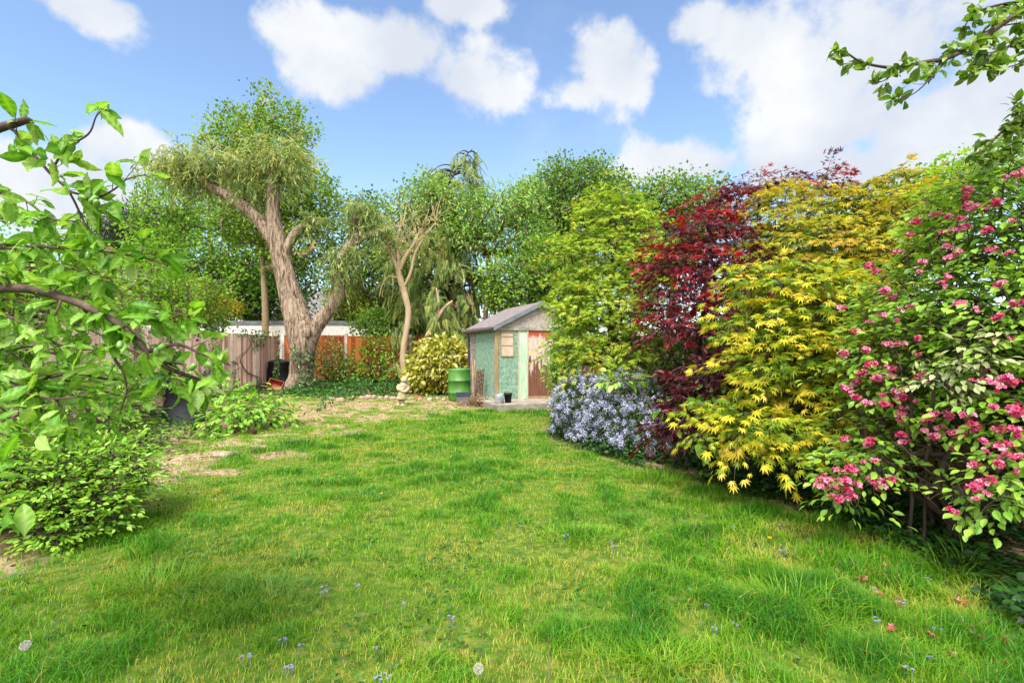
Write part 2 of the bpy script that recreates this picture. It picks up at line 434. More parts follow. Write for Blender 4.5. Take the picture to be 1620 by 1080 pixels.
def spray_leaves(m, tw, P, Dh, L, n, tp, size, droop=.35, width=.45, base=.5, tipgain=.35, cvar=.3, lvar=.3, rt=.002, upb=1., leafdrop=.4, svar=.25, nn=.35):
    """Flat leafy sprays: leaves left and right of a drooping twig."""
    k = len(P); L = np.broadcast_to(L, (k,)); Dh = nrm(Dh)
    side = nrm(np.cross(Dh, UP) + 1e-6); N = k * n
    t = np.tile((np.arange(n) + .6) / n, k) + rng.uniform(-.06, .06, N); t = np.clip(t, .05, 1.03)
    d = np.repeat(Dh, n, 0); s = np.repeat(side, n, 0); LL = np.repeat(L, n)
    sg = np.tile(np.where(np.arange(n) % 2 == 0, 1., -1.), k)
    lat = sg * rng.uniform(.05, 1, N) * width * np.sin(np.pi * np.clip(t * .9 + .1, 0, 1)) ** .6
    pos = np.repeat(P, n, 0) + d * (t * LL)[:, None] + s * (lat * LL)[:, None] - UP * (droop * LL * (t ** 2 + .5 * lat ** 2))[:, None] + rng.normal(size=(N, 3)) * .03 * LL[:, None]
    ax = nrm(d * (.5 + .5 * t)[:, None] + s * (sg * .7 * (1.1 - t))[:, None] - UP * (leafdrop * rng.uniform(.4, 1.5, N))[:, None] + rng.normal(size=(N, 3)) * .2)
    up = nrm(UP * upb + d * .3 + rng.normal(size=(N, 3)) * nn)
    r = np.clip(base + tipgain * (t - .5) + np.repeat(rng.uniform(-.5, .5, k), n) * cvar + rng.uniform(-.5, .5, N) * lvar, 0, 1)
    leaves(m, tp, pos, ax, up, size * (1 + rng.uniform(-svar, svar, N)), r)
    if tw is not None:
        p0 = P; p1 = P + Dh * (L * .5)[:, None] - UP * (droop * L * .25)[:, None]; p2 = P + Dh * (L * .97)[:, None] - UP * (droop * L * .94)[:, None]
        edges_tubes(tw, p0, p1, np.full(k, rt * 1.4), np.full(k, rt), 4); edges_tubes(tw, p1, p2, np.full(k, rt), np.full(k, rt * .5), 4)

def plant(name, label, cat, base, ells, n, spacing, leaf, bark, tp, size, nl, mode='clump', rc=.2, trunk=None, trad=None, att=None, rtip=.006, L=.4,
          stems=0, shell=.55, step=.35, arch=.05, up=.6, group=None, parts=('trunk', 'crown'), outk=1., kw={}, power=.5, sides=5):
    """A tree or shrub: one thing with its wood and its foliage."""
    base = np.array([float(base[0]), float(base[1]), float(base[2]) if len(base) > 2 else 0.])
    root = thing(name, label, cat, base, group=group)
    P, O = crown_pts([(c, s) for c, s in ells], n, spacing, shell)
    wood = M(); fol = M(); ctr = np.mean([e[0] for e in ells], 0)
    if stems:
        own = np.array([rng.normal(size=2) for _ in range(stems)]) * .5
        sx = max(e[1][0] for e in ells) * .35; st = base[:2] + own * sx
        which = np.argmin(((P[:, None, :2] - st[None]) ** 2).sum(-1) + rng.uniform(0, .3, (len(P), stems)), 1)
        groups = [(np.array([[*st[i], base[2] - .03], [*(st[i] + rng.normal(size=2) * .03), base[2] + .15]]), None, np.where(which == i)[0]) for i in range(stems)]
    else:
        tp_ = np.asarray(trunk if trunk is not None else [base, (base + ctr) / 2, ctr], float)
        q = catmull(np.hstack([tp_, np.asarray(trad if trad is not None else np.linspace(.1, .04, len(tp_)))[:, None]]), 4)
        groups = [(q[:, :3], q[:, 3], np.arange(len(P)))]
    dirs = np.zeros_like(P)
    for nodes, tr, ids in groups:
        if len(ids) == 0: continue
        a = att if att is not None else (0 if stems else max(1, len(nodes) // 3))
        A, par, cnt, ends = grow(nodes, None, P[ids], step, arch, min(a, len(nodes) - 1), up=up)
        limb_mesh(wood, A, par, cnt, rtip, tr, power, sides)
        for o, e in ends.items(): dirs[ids[o]] = nrm((A[e] - A[par[e]])[None])[0]
    if mode == 'clump':
        clump_leaves(fol, P, nrm(O * outk + dirs * .5), nl, rc, tp, size, **kw)
    else:
        h = O * outk + dirs * .6 + rng.normal(size=P.shape) * .35; h[:, 2] = h[:, 2] * .35 + kw.get('lift', .05)
        k2 = {k: v for k, v in kw.items() if k != 'lift'}
        lv = k2.pop('Lvar', .3); spray_leaves(fol, wood, P - nrm(h) * np.reshape(L, -1)[0] * .4, h, L * np.clip(np.exp(rng.normal(size=len(P)) * lv), .4, 1.55), nl, tp, size, **k2)
    for m in (wood, fol): m.v = [v - base for v in m.v]
    w = wood.build(parts[0], bark, root, smooth=True); f = fol.build(parts[1], leaf, root)
    return root, P, O

# ------------------------------------------------------------------ materials
BARK = surf('bark', [C(70, 58, 46), C(128, 108, 88), C(168, 148, 124)], 7, (1, 1, .3), bump=.8, bscale=14, bstretch=(1, 1, .25), bdist=.03)
BARK_WILLOW = surf('bark_willow', [(.36, C(70, 54, 42)), (.45, C(142, 118, 96)), (.55, C(196, 172, 146)), (.75, C(218, 200, 178))], 15, (1, 1, .16), detail=8, bump=1., bscale=13, bstretch=(1, 1, .16), bdist=.10, nrough=.66, dist=.6)
BARK_PALE = surf('bark_pale', [C(150, 122, 92), C(200, 174, 138), C(216, 196, 166)], 6, (1, 1, .5), bump=.5, bscale=18, bdist=.02)
BARK_DARK = surf('bark_dark', [C(40, 32, 28), C(80, 66, 56), C(120, 104, 92)], 9, (1, 1, .4), bump=.6, bscale=25, bdist=.01)
BARK_PLUM = surf('bark_plum', [(.3, C(52, 42, 38)), (.55, C(104, 84, 72)), (.72, C(140, 118, 100)), (.8, C(176, 164, 150))], 22, (1, 1, 1), bump=.7, bscale=60, bdist=.006)
TWIG = surf('twig', [C(120, 98, 72), C(178, 152, 118)], 8, bump=0)

G = lambda *c, k=.6: [C(*x, k) for x in c]
LF_PLUM = leafmat('leaf_plum', G((66, 120, 34), (108, 168, 44), (146, 198, 62), (184, 214, 118)), .46, .45, .3)
LF_APPLE = leafmat('leaf_apple', G((70, 110, 36), (116, 152, 50), (158, 186, 78)), .42, .4, .4)
LF_SHRUB = leafmat('leaf_shrub', G((72, 130, 34), (122, 182, 46), (172, 212, 78), k=.66), .4, .42, .4)
LF_MID = leafmat('leaf_mid', G((82, 122, 42), (124, 166, 52), (172, 198, 78)), .38, .6, .18)
LF_DARK = leafmat('leaf_dark', G((54, 88, 34), (84, 128, 44), (124, 164, 62)), .34, .6, .18)
LF_BACK = leafmat('leaf_back', G((74, 110, 44), (114, 152, 54), (158, 186, 78)), .38, .6, .18)
LF_LIGHT = leafmat('leaf_light', G((84, 138, 40), (134, 182, 54), (176, 208, 84)), .4, .6, .18)
LF_WILLOW = leafmat('leaf_willow', G((82, 110, 52), (136, 164, 84), (190, 206, 128), (212, 196, 112)), .42)
LF_CONIF = leafmat('leaf_conifer', G((56, 90, 46), (104, 138, 64), (158, 178, 92), (200, 204, 110)), .35)
LF_PINE = leafmat('leaf_pine', G((44, 58, 46), (74, 88, 66), (104, 112, 80)), .15)
LF_AUCUBA = leafmat('leaf_aucuba', [(0, C(96, 128, 36)), (.25, C(172, 176, 44)), (.6, C(226, 216, 80)), (1, C(242, 238, 150))], .3, .35, .5)
LF_LIME = leafmat('leaf_lime', G((92, 146, 36), (146, 186, 44), (192, 212, 62), (216, 216, 78)), .42)
LF_YELLOW = leafmat('leaf_yellow', [(0, C(104, 150, 30, .6)), (.35, C(168, 188, 36, .64)), (.65, C(228, 212, 46, .66)), (1, C(244, 214, 84, .68))], .42, tint=(1.15, 1.15, .5))
LF_GOLD = leafmat('leaf_gold', [(0, C(110, 150, 32, .6)), (.4, C(174, 186, 42, .62)), (.75, C(220, 202, 58, .64)), (1, C(226, 180, 78, .64))], .42, tint=(1.15, 1.1, .5))
LF_RED = leafmat('leaf_red', [(0, C(70, 24, 40)), (.45, C(122, 30, 54)), (.7, C(170, 24, 44)), (1, C(222, 26, 40))], .42, .4, .55, tint=(1.5, .5, .4))
LF_CEAN = leafmat('leaf_ceanothus', G((34, 62, 26), (60, 96, 38), (96, 134, 56)), .2, .35, .5)
LF_WEIG = leafmat('leaf_weigela', G((76, 122, 36), (122, 168, 50), (162, 198, 72), (190, 212, 108), k=.74), .42, .42, .4)
LF_IVY = leafmat('leaf_ivy', G((34, 66, 30), (64, 108, 44), (112, 152, 70)), .2, .38, .5)
LF_COVER = leafmat('leaf_cover', G((30, 60, 26), (52, 96, 34), (84, 138, 48)), .3, .5, .3)
LF_ELDER = leafmat('leaf_elder', G((92, 138, 44), (136, 182, 60), (182, 212, 110)), .38, .4, .5)
LF_YSH = leafmat('leaf_yellow_shrub', G((186, 160, 24), (232, 206, 46)), .35)
LF_DRY = leafmat('leaf_dry', G((96, 70, 44), (150, 118, 76), (190, 160, 112)), .2, .7, .1, tint=(1, 1, 1))
FL_BLUE = leafmat('flower_blue', G((150, 150, 196), (190, 190, 224), (226, 224, 242), k=.78), .3, .7, .1, tint=(1, 1, 1))
FL_PINK = leafmat('flower_pink', [(0, C(164, 28, 60, .6)), (.35, C(210, 58, 104, .64)), (.7, C(232, 100, 146, .68)), (1, C(246, 182, 204, .74))], .35, .6, .2, tint=(1.1, .9, 1.))
FL_RED = leafmat('flower_red', G((160, 22, 30), (206, 50, 56)), .25, .6, .2, tint=(1.1, .6, .6))
FL_VIOLET = leafmat('flower_violet', G((112, 92, 190), (170, 158, 222), k=.6), .25, .7, .1, tint=(1, 1, 1))
FL_YELLOW = leafmat('flower_yellow', G((236, 190, 20), (250, 220, 40), k=.6), .2, .7, .1, tint=(1, 1, 1))
FL_FALLEN = leafmat('flower_fallen', G((190, 66, 60), (214, 104, 112), (232, 164, 160)), .2, .7, .1, tint=(1, 1, 1))
FL_CLOCK = leafmat('dandelion_seed', G((214, 210, 200), (236, 232, 224), k=.75), .5, .8, .1, tint=(1, 1, 1))
GRASS = leafmat('grass_blade', [(0, C(214, 192, 110, .6)), (.1, C(188, 198, 70, .58)), (.35, C(140, 190, 40, .59)), (.65, C(102, 170, 32, .58)), (1, C(64, 134, 30, .58))], .42, .5, .3, tint=(1.2, 1.25, .5))
GRASS_D = leafmat('grass_tuft', G((58, 112, 32), (98, 156, 48), (156, 190, 92)), .4, .5, .3)

# ------------------------------------------------------------------ ground: one sheet to the horizon
LAWN = np.array([gp(*p)[:2] for p in [(-700, 1080), (-150, 935), (0, 905), (130, 842), (235, 790), (330, 728), (400, 714), (455, 694), (520, 679), (590, 667), (660, 657), (760, 648), (880, 652)]]
                + [gp(*p)[:2] for p in [(885, 690), (960, 722), (1060, 745), (1150, 772), (1260, 808), (1390, 845), (1470, 885), (1550, 935), (1640, 1010)]] + [np.array([3.3, 1.2]), np.array([3.3, -6]), np.array([-6, -6])])
def lawn_sd(x, y):
    """Signed distance to the lawn's edge, positive inside."""
    x = np.asarray(x, float); y = np.asarray(y, float); d = np.full(x.shape, 1e9); ins = np.zeros(x.shape, bool)
    n = len(LAWN)
    for i in range(n):
        a = LAWN[i]; b = LAWN[(i + 1) % n]; e = b - a
        t = np.clip(((x - a[0]) * e[0] + (y - a[1]) * e[1]) / (e @ e), 0, 1)
        d = np.minimum(d, np.hypot(x - a[0] - t * e[0], y - a[1] - t * e[1]))
        c = ((a[1] > y) != (b[1] > y)) & (x < (b[0] - a[0]) * (y - a[1]) / (b[1] - a[1] + 1e-12) + a[0])
        ins ^= c
    return np.where(ins, d, -d)
DRY = [(885, 735, .5, .28), (560, 700, .8, .45), (700, 690, .6, .3), (420, 735, .9, .4), (820, 665, .9, .35), (620, 665, 1.2, .5), (345, 745, .6, .3), (740, 1010, .25, .2), (560, 1000, .22, .2), (480, 925, .3, .2), (860, 868, .4, .25), (150, 905, .4, .3), (1240, 800, .5, .25)]
BARE = [(520, 685, 1.3, .5), (430, 720, .7, .3), (345, 745, .5, .25), (640, 662, 1.0, .35)]
def dry_f(x, y, L_=None):
    v = np.zeros(np.shape(x))
    for px, py, rx, ry in (DRY if L_ is None else L_):
        c = gp(px, py); v = np.maximum(v, 1.1 - np.hypot((x - c[0]) / rx, (y - c[1]) / ry))
    return np.clip(v + (fbm(x * 2.2, y * 2.2, 41) - .5) * 1.3, 0, 1)
def gz(x, y):
    return .05 * (fbm(x * .8, y * .8, 3, 3) - .5) + .02 * (fbm(x * 4, y * 4, 8, 2) - .5)

def make_ground():
    def axis(lo, hi, st, far):
        a = np.arange(lo, hi + st, st); g = [hi]; s = st
        while g[-1] < far: s *= 1.35; g.append(g[-1] + s)
        h = [lo]; s = st
        while h[-1] > -far: s *= 1.35; h.append(h[-1] - s)
        return np.unique(np.concatenate([h[::-1][:-1], a, g[1:]]))
    X = axis(-9, 5, .09, 900); Y = axis(1, 20, .09, 900)
    gx, gy = np.meshgrid(X, Y); near = np.exp(-np.maximum(0, np.hypot(gx + 2, gy - 10) - 12) / 6)
    z = gz(gx, gy) * near - .0
    V = np.stack([gx, gy, z], -1).reshape(-1, 3); nx = len(X); ny = len(Y)
    i = np.arange(nx - 1)[None] + (np.arange(ny - 1) * nx)[:, None]
    f = np.stack([i, i + 1, i + nx + 1, i + nx], -1).reshape(-1, 4)
    s = lawn_sd(gx, gy) + (fbm(gx * 2, gy * 2, 5) - .5) * .7
    g = sstep(-.15, .25, s) * (1 - .75 * sstep(.3, .8, dry_f(gx, gy, BARE)))
    g = np.where((np.abs(gx + 2) > 12) | (gy > 20), 1, g)
    m, nt, out = newmat('ground_earth_and_turf'); L = nt.links
    soil = ramp(nt, [(.3, C(110, 88, 66)), (.45, C(172, 140, 112)), (.56, C(220, 190, 160)), (.66, C(170, 160, 96))], noise(nt, 7, 10, .7))
    turf = ramp(nt, [(.3, C(54, 80, 26)), (.5, C(92, 130, 36)), (.7, C(150, 156, 66))], noise(nt, 11, 9, .7))
    mx = nt.nodes.new('ShaderNodeMix'); mx.data_type = 'RGBA'
    fac = mathn(nt, 'ADD', attr(nt), mathn(nt, 'MULTIPLY', mathn(nt, 'SUBTRACT', noise(nt, 16, 6), .5), .8), True)
    L.new(fac, mx.inputs['Factor']); L.new(soil, mx.inputs[6]); L.new(turf, mx.inputs[7])
    p = nt.nodes.new('ShaderNodeBsdfPrincipled'); L.new(mx.outputs[2], p.inputs['Base Color']); p.inputs['Roughness'].default_value = .95; p.inputs['Specular IOR Level'].default_value = .1
    b = nt.nodes.new('ShaderNodeBump'); b.inputs['Strength'].default_value = .7; b.inputs['Distance'].default_value = .03
    L.new(noise(nt, 30, 8, .7), b.inputs['Height']); L.new(b.outputs[0], p.inputs['Normal']); L.new(p.outputs[0], out.inputs['Surface'])
    mm = M(); mm.add(V, [f], g.ravel()); kind(mm.build('ground', m, smooth=True), 'structure')
make_ground()

# ------------------------------------------------------------------ fences
def boards_mat(name, cols):
    return surf(name, cols, 5, (6, 6, .5), detail=8, bump=.5, bscale=10, bstretch=(8, 8, .4), bdist=.01, rmix=.5, rough=.8)
W_PINK = boards_mat('weathered_boards', [(.2, C(150, 116, 104, .8)), (.5, C(208, 170, 156, .95)), (.75, C(230, 200, 186, 1.0))])
W_ORANGE = boards_mat('orange_boards', [(.2, C(140, 62, 26, .65)), (.5, C(200, 96, 40, .7)), (.8, C(224, 128, 66, .75))])
W_BROWN = boards_mat('brown_boards', [(.2, C(70, 52, 36)), (.5, C(110, 82, 56)), (.8, C(146, 114, 80))])
CONC = surf('concrete', [(.3, C(178, 168, 154, .75)), (.5, C(216, 206, 190, .8)), (.7, C(232, 222, 208, .8))], 9, bump=.4, bscale=40, bdist=.006)
CONC_D = surf('concrete_old', [(.3, C(120, 110, 98)), (.5, C(168, 158, 144)), (.7, C(200, 190, 174))], 5, bump=.5, bscale=30, bdist=.01)

def fence(label, A, B, posts, mat, h=1.82, gb=.22, pw=.1, pmat=None):
    """posts: distances along A->B; a panel between each pair."""
    A = np.array(A, float); B = np.array(B, float); d = (B - A) / np.linalg.norm(B - A)
    root = thing('wooden_fence', label, 'fence', (*A, 0), math.atan2(d[1], d[0]))
    for i, s in enumerate(posts):
        m = M(); hh = h + .06 + rng.uniform(-.02, .03)
        m.box(s - pw / 2, s + pw / 2, -.055, .055, -.1, hh - .03); m.box(s - pw / 2 + .012, s + pw / 2 - .012, -.043, .043, hh - .03, hh)
        m.build('post', pmat or CONC, root)
        if i + 1 < len(posts):
            e = posts[i + 1]; x0 = s + pw / 2 + .003; x1 = e - pw / 2 - .003; sag = rng.uniform(-.02, .02)
            g = M(); g.box(x0, x1, -.025, .025, -.05, gb); g.build('gravel_board', CONC_D, root)
            p = M(); x = x0; k = 0
            while x < x1 - .02:
                w = min(.135, x1 - x); t = .004 * (k % 2)
                q = Matrix.Rotation(rng.normal() * .006, 4, 'Z'); q.translation = (x, 0, 0)
                p.box(0, w + .012, -.012 - t, .004 - t, gb + .005, h + sag + rng.uniform(-.008, .004) - .03, rng.uniform(0, 1), q); x += w; k += 1
            for z in (gb + .2, (h + gb) / 2, h - .25): p.box(x0, x1, .008, .045, z, z + .07, rng.uniform())
            p.box(x0, x1, -.03, .03, h + sag - .028, h + sag, .6)
            p.build('panel', mat, root)
LFA, LFB = (-6.02, 1.5), (-8.55, 18.7)
fence('weathered pinkish grey board fence with pale concrete posts', LFA, LFB, [0, 1.9, 3.8, 5.7, 7.6, 9.5, 11.3, 13.06, 14.95, 16.6, 17.35], W_PINK, 1.83)
fence('orange brown board fence with pale concrete posts behind the willow', (-8.5, 19.0), (4.0, 19.0), [0.02, 2.35, 4.75, 7.15, 9.55, 11.9], W_ORANGE, 1.83)
fence('dark brown board fence in the shade behind the flowering shrubs', (4.0, 18.6), (4.0, .6), [0, 1.83, 3.66, 5.49, 7.32, 9.15, 10.98, 12.81, 14.64, 16.47, 17.95], W_BROWN, 1.8, pmat=W_BROWN)

# ------------------------------------------------------------------ buildings beyond the fence
RENDER = surf('white_render', [(.3, C(226, 220, 212, .8)), (.7, C(244, 240, 234, .8))], 3, bump=.2, bscale=60, bdist=.004)
FELT = surf('grey_felt', [(.3, C(108, 112, 120)), (.7, C(158, 162, 170))], 4, bump=.3, bscale=50, bdist=.006)
TILE_RED = surf('red_tiles', [(.3, C(138, 88, 74)), (.7, C(180, 124, 106))], 3, (1, 1, 4), bump=.8, bscale=5, bstretch=(1, 8, 8), bdist=.05)
TILE_GREY = surf('grey_tiles', [(.3, C(110, 108, 110)), (.7, C(158, 152, 150))], 3, (1, 1, 4), bump=.8, bscale=5, bstretch=(1, 8, 8), bdist=.05)
BRICK = surf('pale_brick', [(.3, C(150, 112, 88)), (.7, C(196, 160, 132))], 12, (1, 1, 3), bump=.4, bscale=20, bdist=.01)
GLASSM, _nt, _o = newmat('window_glass'); _p = _nt.nodes.new('ShaderNodeBsdfPrincipled'); _p.inputs['Base Color'].default_value = (.03, .035, .04, 1); _p.inputs['Roughness'].default_value = .08
_nt.links.new(_p.outputs[0], _o.inputs['Surface'])
PAINTW = surf('white_paint', [(.3, C(222, 220, 214, .62)), (.7, C(240, 238, 232, .62))], 3, bump=0, rough=.5)

g = thing('garage', 'long low white rendered garage with flat grey roof edge', 'garage', (-10.2, 21.6, 0))
m = M(); m.box(-6.6, 5.9, 0, 5.5, -.1, 2.34); m.build('wall', RENDER, g)
m = M(); m.box(-6.65, 5.95, -.04, 5.6, 2.343, 2.5); m.build('roof', FELT, g)
for x in (-5, -2.0, 1.2, 4.2):
    m = M(); m.box(x, x + .04, -.02, -.003, 0, 2.27); m.build('joint_strip', RENDER, g)

def house(label, x, y, w, dp, eave, ridge, rz, wallm, roofm, wins, gable_side=False):
    r = thing('house', label, 'house', (x, y, 0), rz)
    m = M(); m.box(-w / 2, w / 2, 0, dp, -.2, eave)
    m.add([[-w / 2, 0, eave], [-w / 2, dp, eave], [-w / 2, dp / 2, ridge - .15], [w / 2, 0, eave], [w / 2, dp, eave], [w / 2, dp / 2, ridge - .15]], [[[0, 2, 1], [3, 4, 5]]])
    m.build('wall', wallm, r)
    m = M(); o = .35; k = (ridge - eave) / (dp / 2)
    for s in (0, 1):
        y0 = -o if s == 0 else dp + o; yr = dp / 2; z0 = eave - o * k
        V = [[-w / 2 - .3, y0, z0], [w / 2 + .3, y0, z0], [w / 2 + .3, yr, ridge], [-w / 2 - .3, yr, ridge]]
        V += [[a, b, c + .14] for a, b, c in V]
        m.add(V, [[[0, 3, 2, 1], [4, 5, 6, 7], [0, 1, 5, 4], [2, 3, 7, 6], [1, 2, 6, 5], [3, 0, 4, 7]]])
    rf = m.build('roof', roofm, r)
    m = M(); m.box(w * .25, w * .25 + .8, dp / 2 - .3, dp / 2 + .35, ridge - .3, ridge + 1.1); m.box(w * .25 + .2, w * .25 + .55, dp / 2 - .12, dp / 2 + .2, ridge + 1.1, ridge + 1.4); m.build('chimney', BRICK, rf)
    for wx, wz, ww, wh in wins:
        m = M(); t = .07
        m.box(wx, wx + ww, -.05, -.004, wz, wz + t); m.box(wx, wx + ww, -.05, -.004, wz + wh - t, wz + wh)
        m.box(wx, wx + t, -.05, -.004, wz + t, wz + wh - t); m.box(wx + ww - t, wx + ww, -.05, -.004, wz + t, wz + wh - t); m.box(wx + ww / 2 - t / 2, wx + ww / 2 + t / 2, -.045, -.004, wz + t, wz + wh - t)
        f = m.build('window', PAINTW, r); p = M(); p.box(wx + t, wx + ww - t, -.02, -.006, wz + t, wz + wh - t); p.build('pane', GLASSM, f)
house('white bungalow with red tiled roof showing between the trees', -6.0, 33, 6.5, 7, 3.7, 5.2, 0, RENDER, TILE_RED, [(-2.6, 1.2, 1.4, 1.3), (.8, 1.2, 1.4, 1.3)])
house('house with grey tiled roof showing in the fork of the willow', -14.2, 36, 9, 8, 3.4, 5.6, .1, BRICK, TILE_GREY, [(-3, 1, 1.5, 1.3), (1.2, 1, 1.5, 1.3)])
house('grey roofed house behind the hedge and plum branches', -26, 27, 11, 8, 3.6, 6.2, .5, BRICK, TILE_GREY, [(-4, 1, 1.6, 1.3), (.5, 1, 1.6, 1.3)])

# ------------------------------------------------------------------ shed
PEBBLE = surf('green_pebbledash', [(.3, C(104, 142, 120, .6)), (.5, C(140, 176, 150, .62)), (.7, C(176, 200, 178, .66))], 12, bump=1., bscale=26, bdist=.05, rough=.9)
PEBBLE_G = surf('grey_pebbledash', [(.3, C(150, 136, 124)), (.5, C(196, 184, 172)), (.7, C(224, 214, 204))], 24, bump=.7, bscale=70, bdist=.02)
GREEN_P = surf('pale_green_paint', [(.3, C(150, 184, 150, .65)), (.5, C(180, 208, 174, .7)), (.75, C(206, 220, 198, .72))], 4, (2, 2, .6), bump=.2, bscale=20, bdist=.005, rough=.6)
TIMBER = surf('bare_timber', [(.3, C(150, 118, 78)), (.6, C(196, 164, 116)), (.8, C(216, 190, 150))], 5, (6, 6, .5), bump=.3, bscale=20, bdist=.006)
TIMBER_P = surf('pinkish_board', [(.3, C(206, 178, 150)), (.6, C(232, 212, 190)), (.8, C(238, 224, 206))], 3, bump=.2, rough=.7)
BLOCK = surf('grey_block', [(.3, C(140, 128, 124)), (.7, C(184, 170, 166))], 7, bump=.5, bscale=40, bdist=.01)
FELT_D = surf('dark_felt', [(.3, C(118, 108, 110)), (.7, C(164, 152, 152))], 9, bump=.5, bscale=70, bdist=.008)
BLACKP = surf('black_plastic', [(.3, C(26, 27, 32)), (.7, C(52, 54, 60))], 6, bump=.1, rough=.65, spec=.25)
GUTTER = surf('gutter_plastic', [(.3, C(50, 46, 46)), (.7, C(92, 84, 80))], 6, bump=.1, rough=.5)
def door_mat():
    m, nt, out = newmat('peeling_door_paint'); L = nt.links
    tc = nt.nodes.new('ShaderNodeTexCoord'); sp = nt.nodes.new('ShaderNodeSeparateXYZ'); L.new(tc.outputs['Object'], sp.inputs[0])
    wood = ramp(nt, [(.3, C(96, 54, 36)), (.6, C(142, 88, 60)), (.8, C(172, 118, 84))], noise(nt, 6, 8, .6, (6, 6, .6)))
    white = ramp(nt, [(.3, C(196, 164, 146, .6)), (.7, C(226, 204, 190, .62))], noise(nt, 8, 6, .6, (2, 2, .8)))
    orange = ramp(nt, [(.3, C(176, 66, 30)), (.7, C(214, 96, 48))], noise(nt, 9, 6))
    # paint survives on the upper door, is stripped by weather near the bottom and showing an older orange at the head
    n1 = noise(nt, 3.2, 8, .62, (3.2, 3.2, .55)); zz = sp.outputs['Z']
    low = mathn(nt, 'SUBTRACT', mathn(nt, 'MULTIPLY', n1, 2.6), mathn(nt, 'MULTIPLY', zz, 1.15))
    low = mathn(nt, 'MULTIPLY', mathn(nt, 'SUBTRACT', low, .30), 7., True)
    top = mathn(nt, 'ADD', zz, mathn(nt, 'MULTIPLY', n1, .55))
    top = mathn(nt, 'MULTIPLY', mathn(nt, 'SUBTRACT', top, 1.80), 14., True)
    a = nt.nodes.new('ShaderNodeMix'); a.data_type = 'RGBA'; L.new(low, a.inputs['Factor']); L.new(white, a.inputs[6]); L.new(wood, a.inputs[7])
    b = nt.nodes.new('ShaderNodeMix'); b.data_type = 'RGBA'; L.new(top, b.inputs['Factor']); L.new(a.outputs[2], b.inputs[6]); L.new(orange, b.inputs[7])
    p = nt.nodes.new('ShaderNodeBsdfPrincipled'); L.new(b.outputs[2], p.inputs['Base Color']); p.inputs['Roughness'].default_value = .75
    bp = nt.nodes.new('ShaderNodeBump'); bp.inputs['Strength'].default_value = .5; bp.inputs['Distance'].default_value = .01; L.new(low, bp.inputs['Height']); bp.invert = True
    L.new(bp.outputs[0], p.inputs['Normal']); L.new(p.outputs[0], out.inputs['Surface']); return m
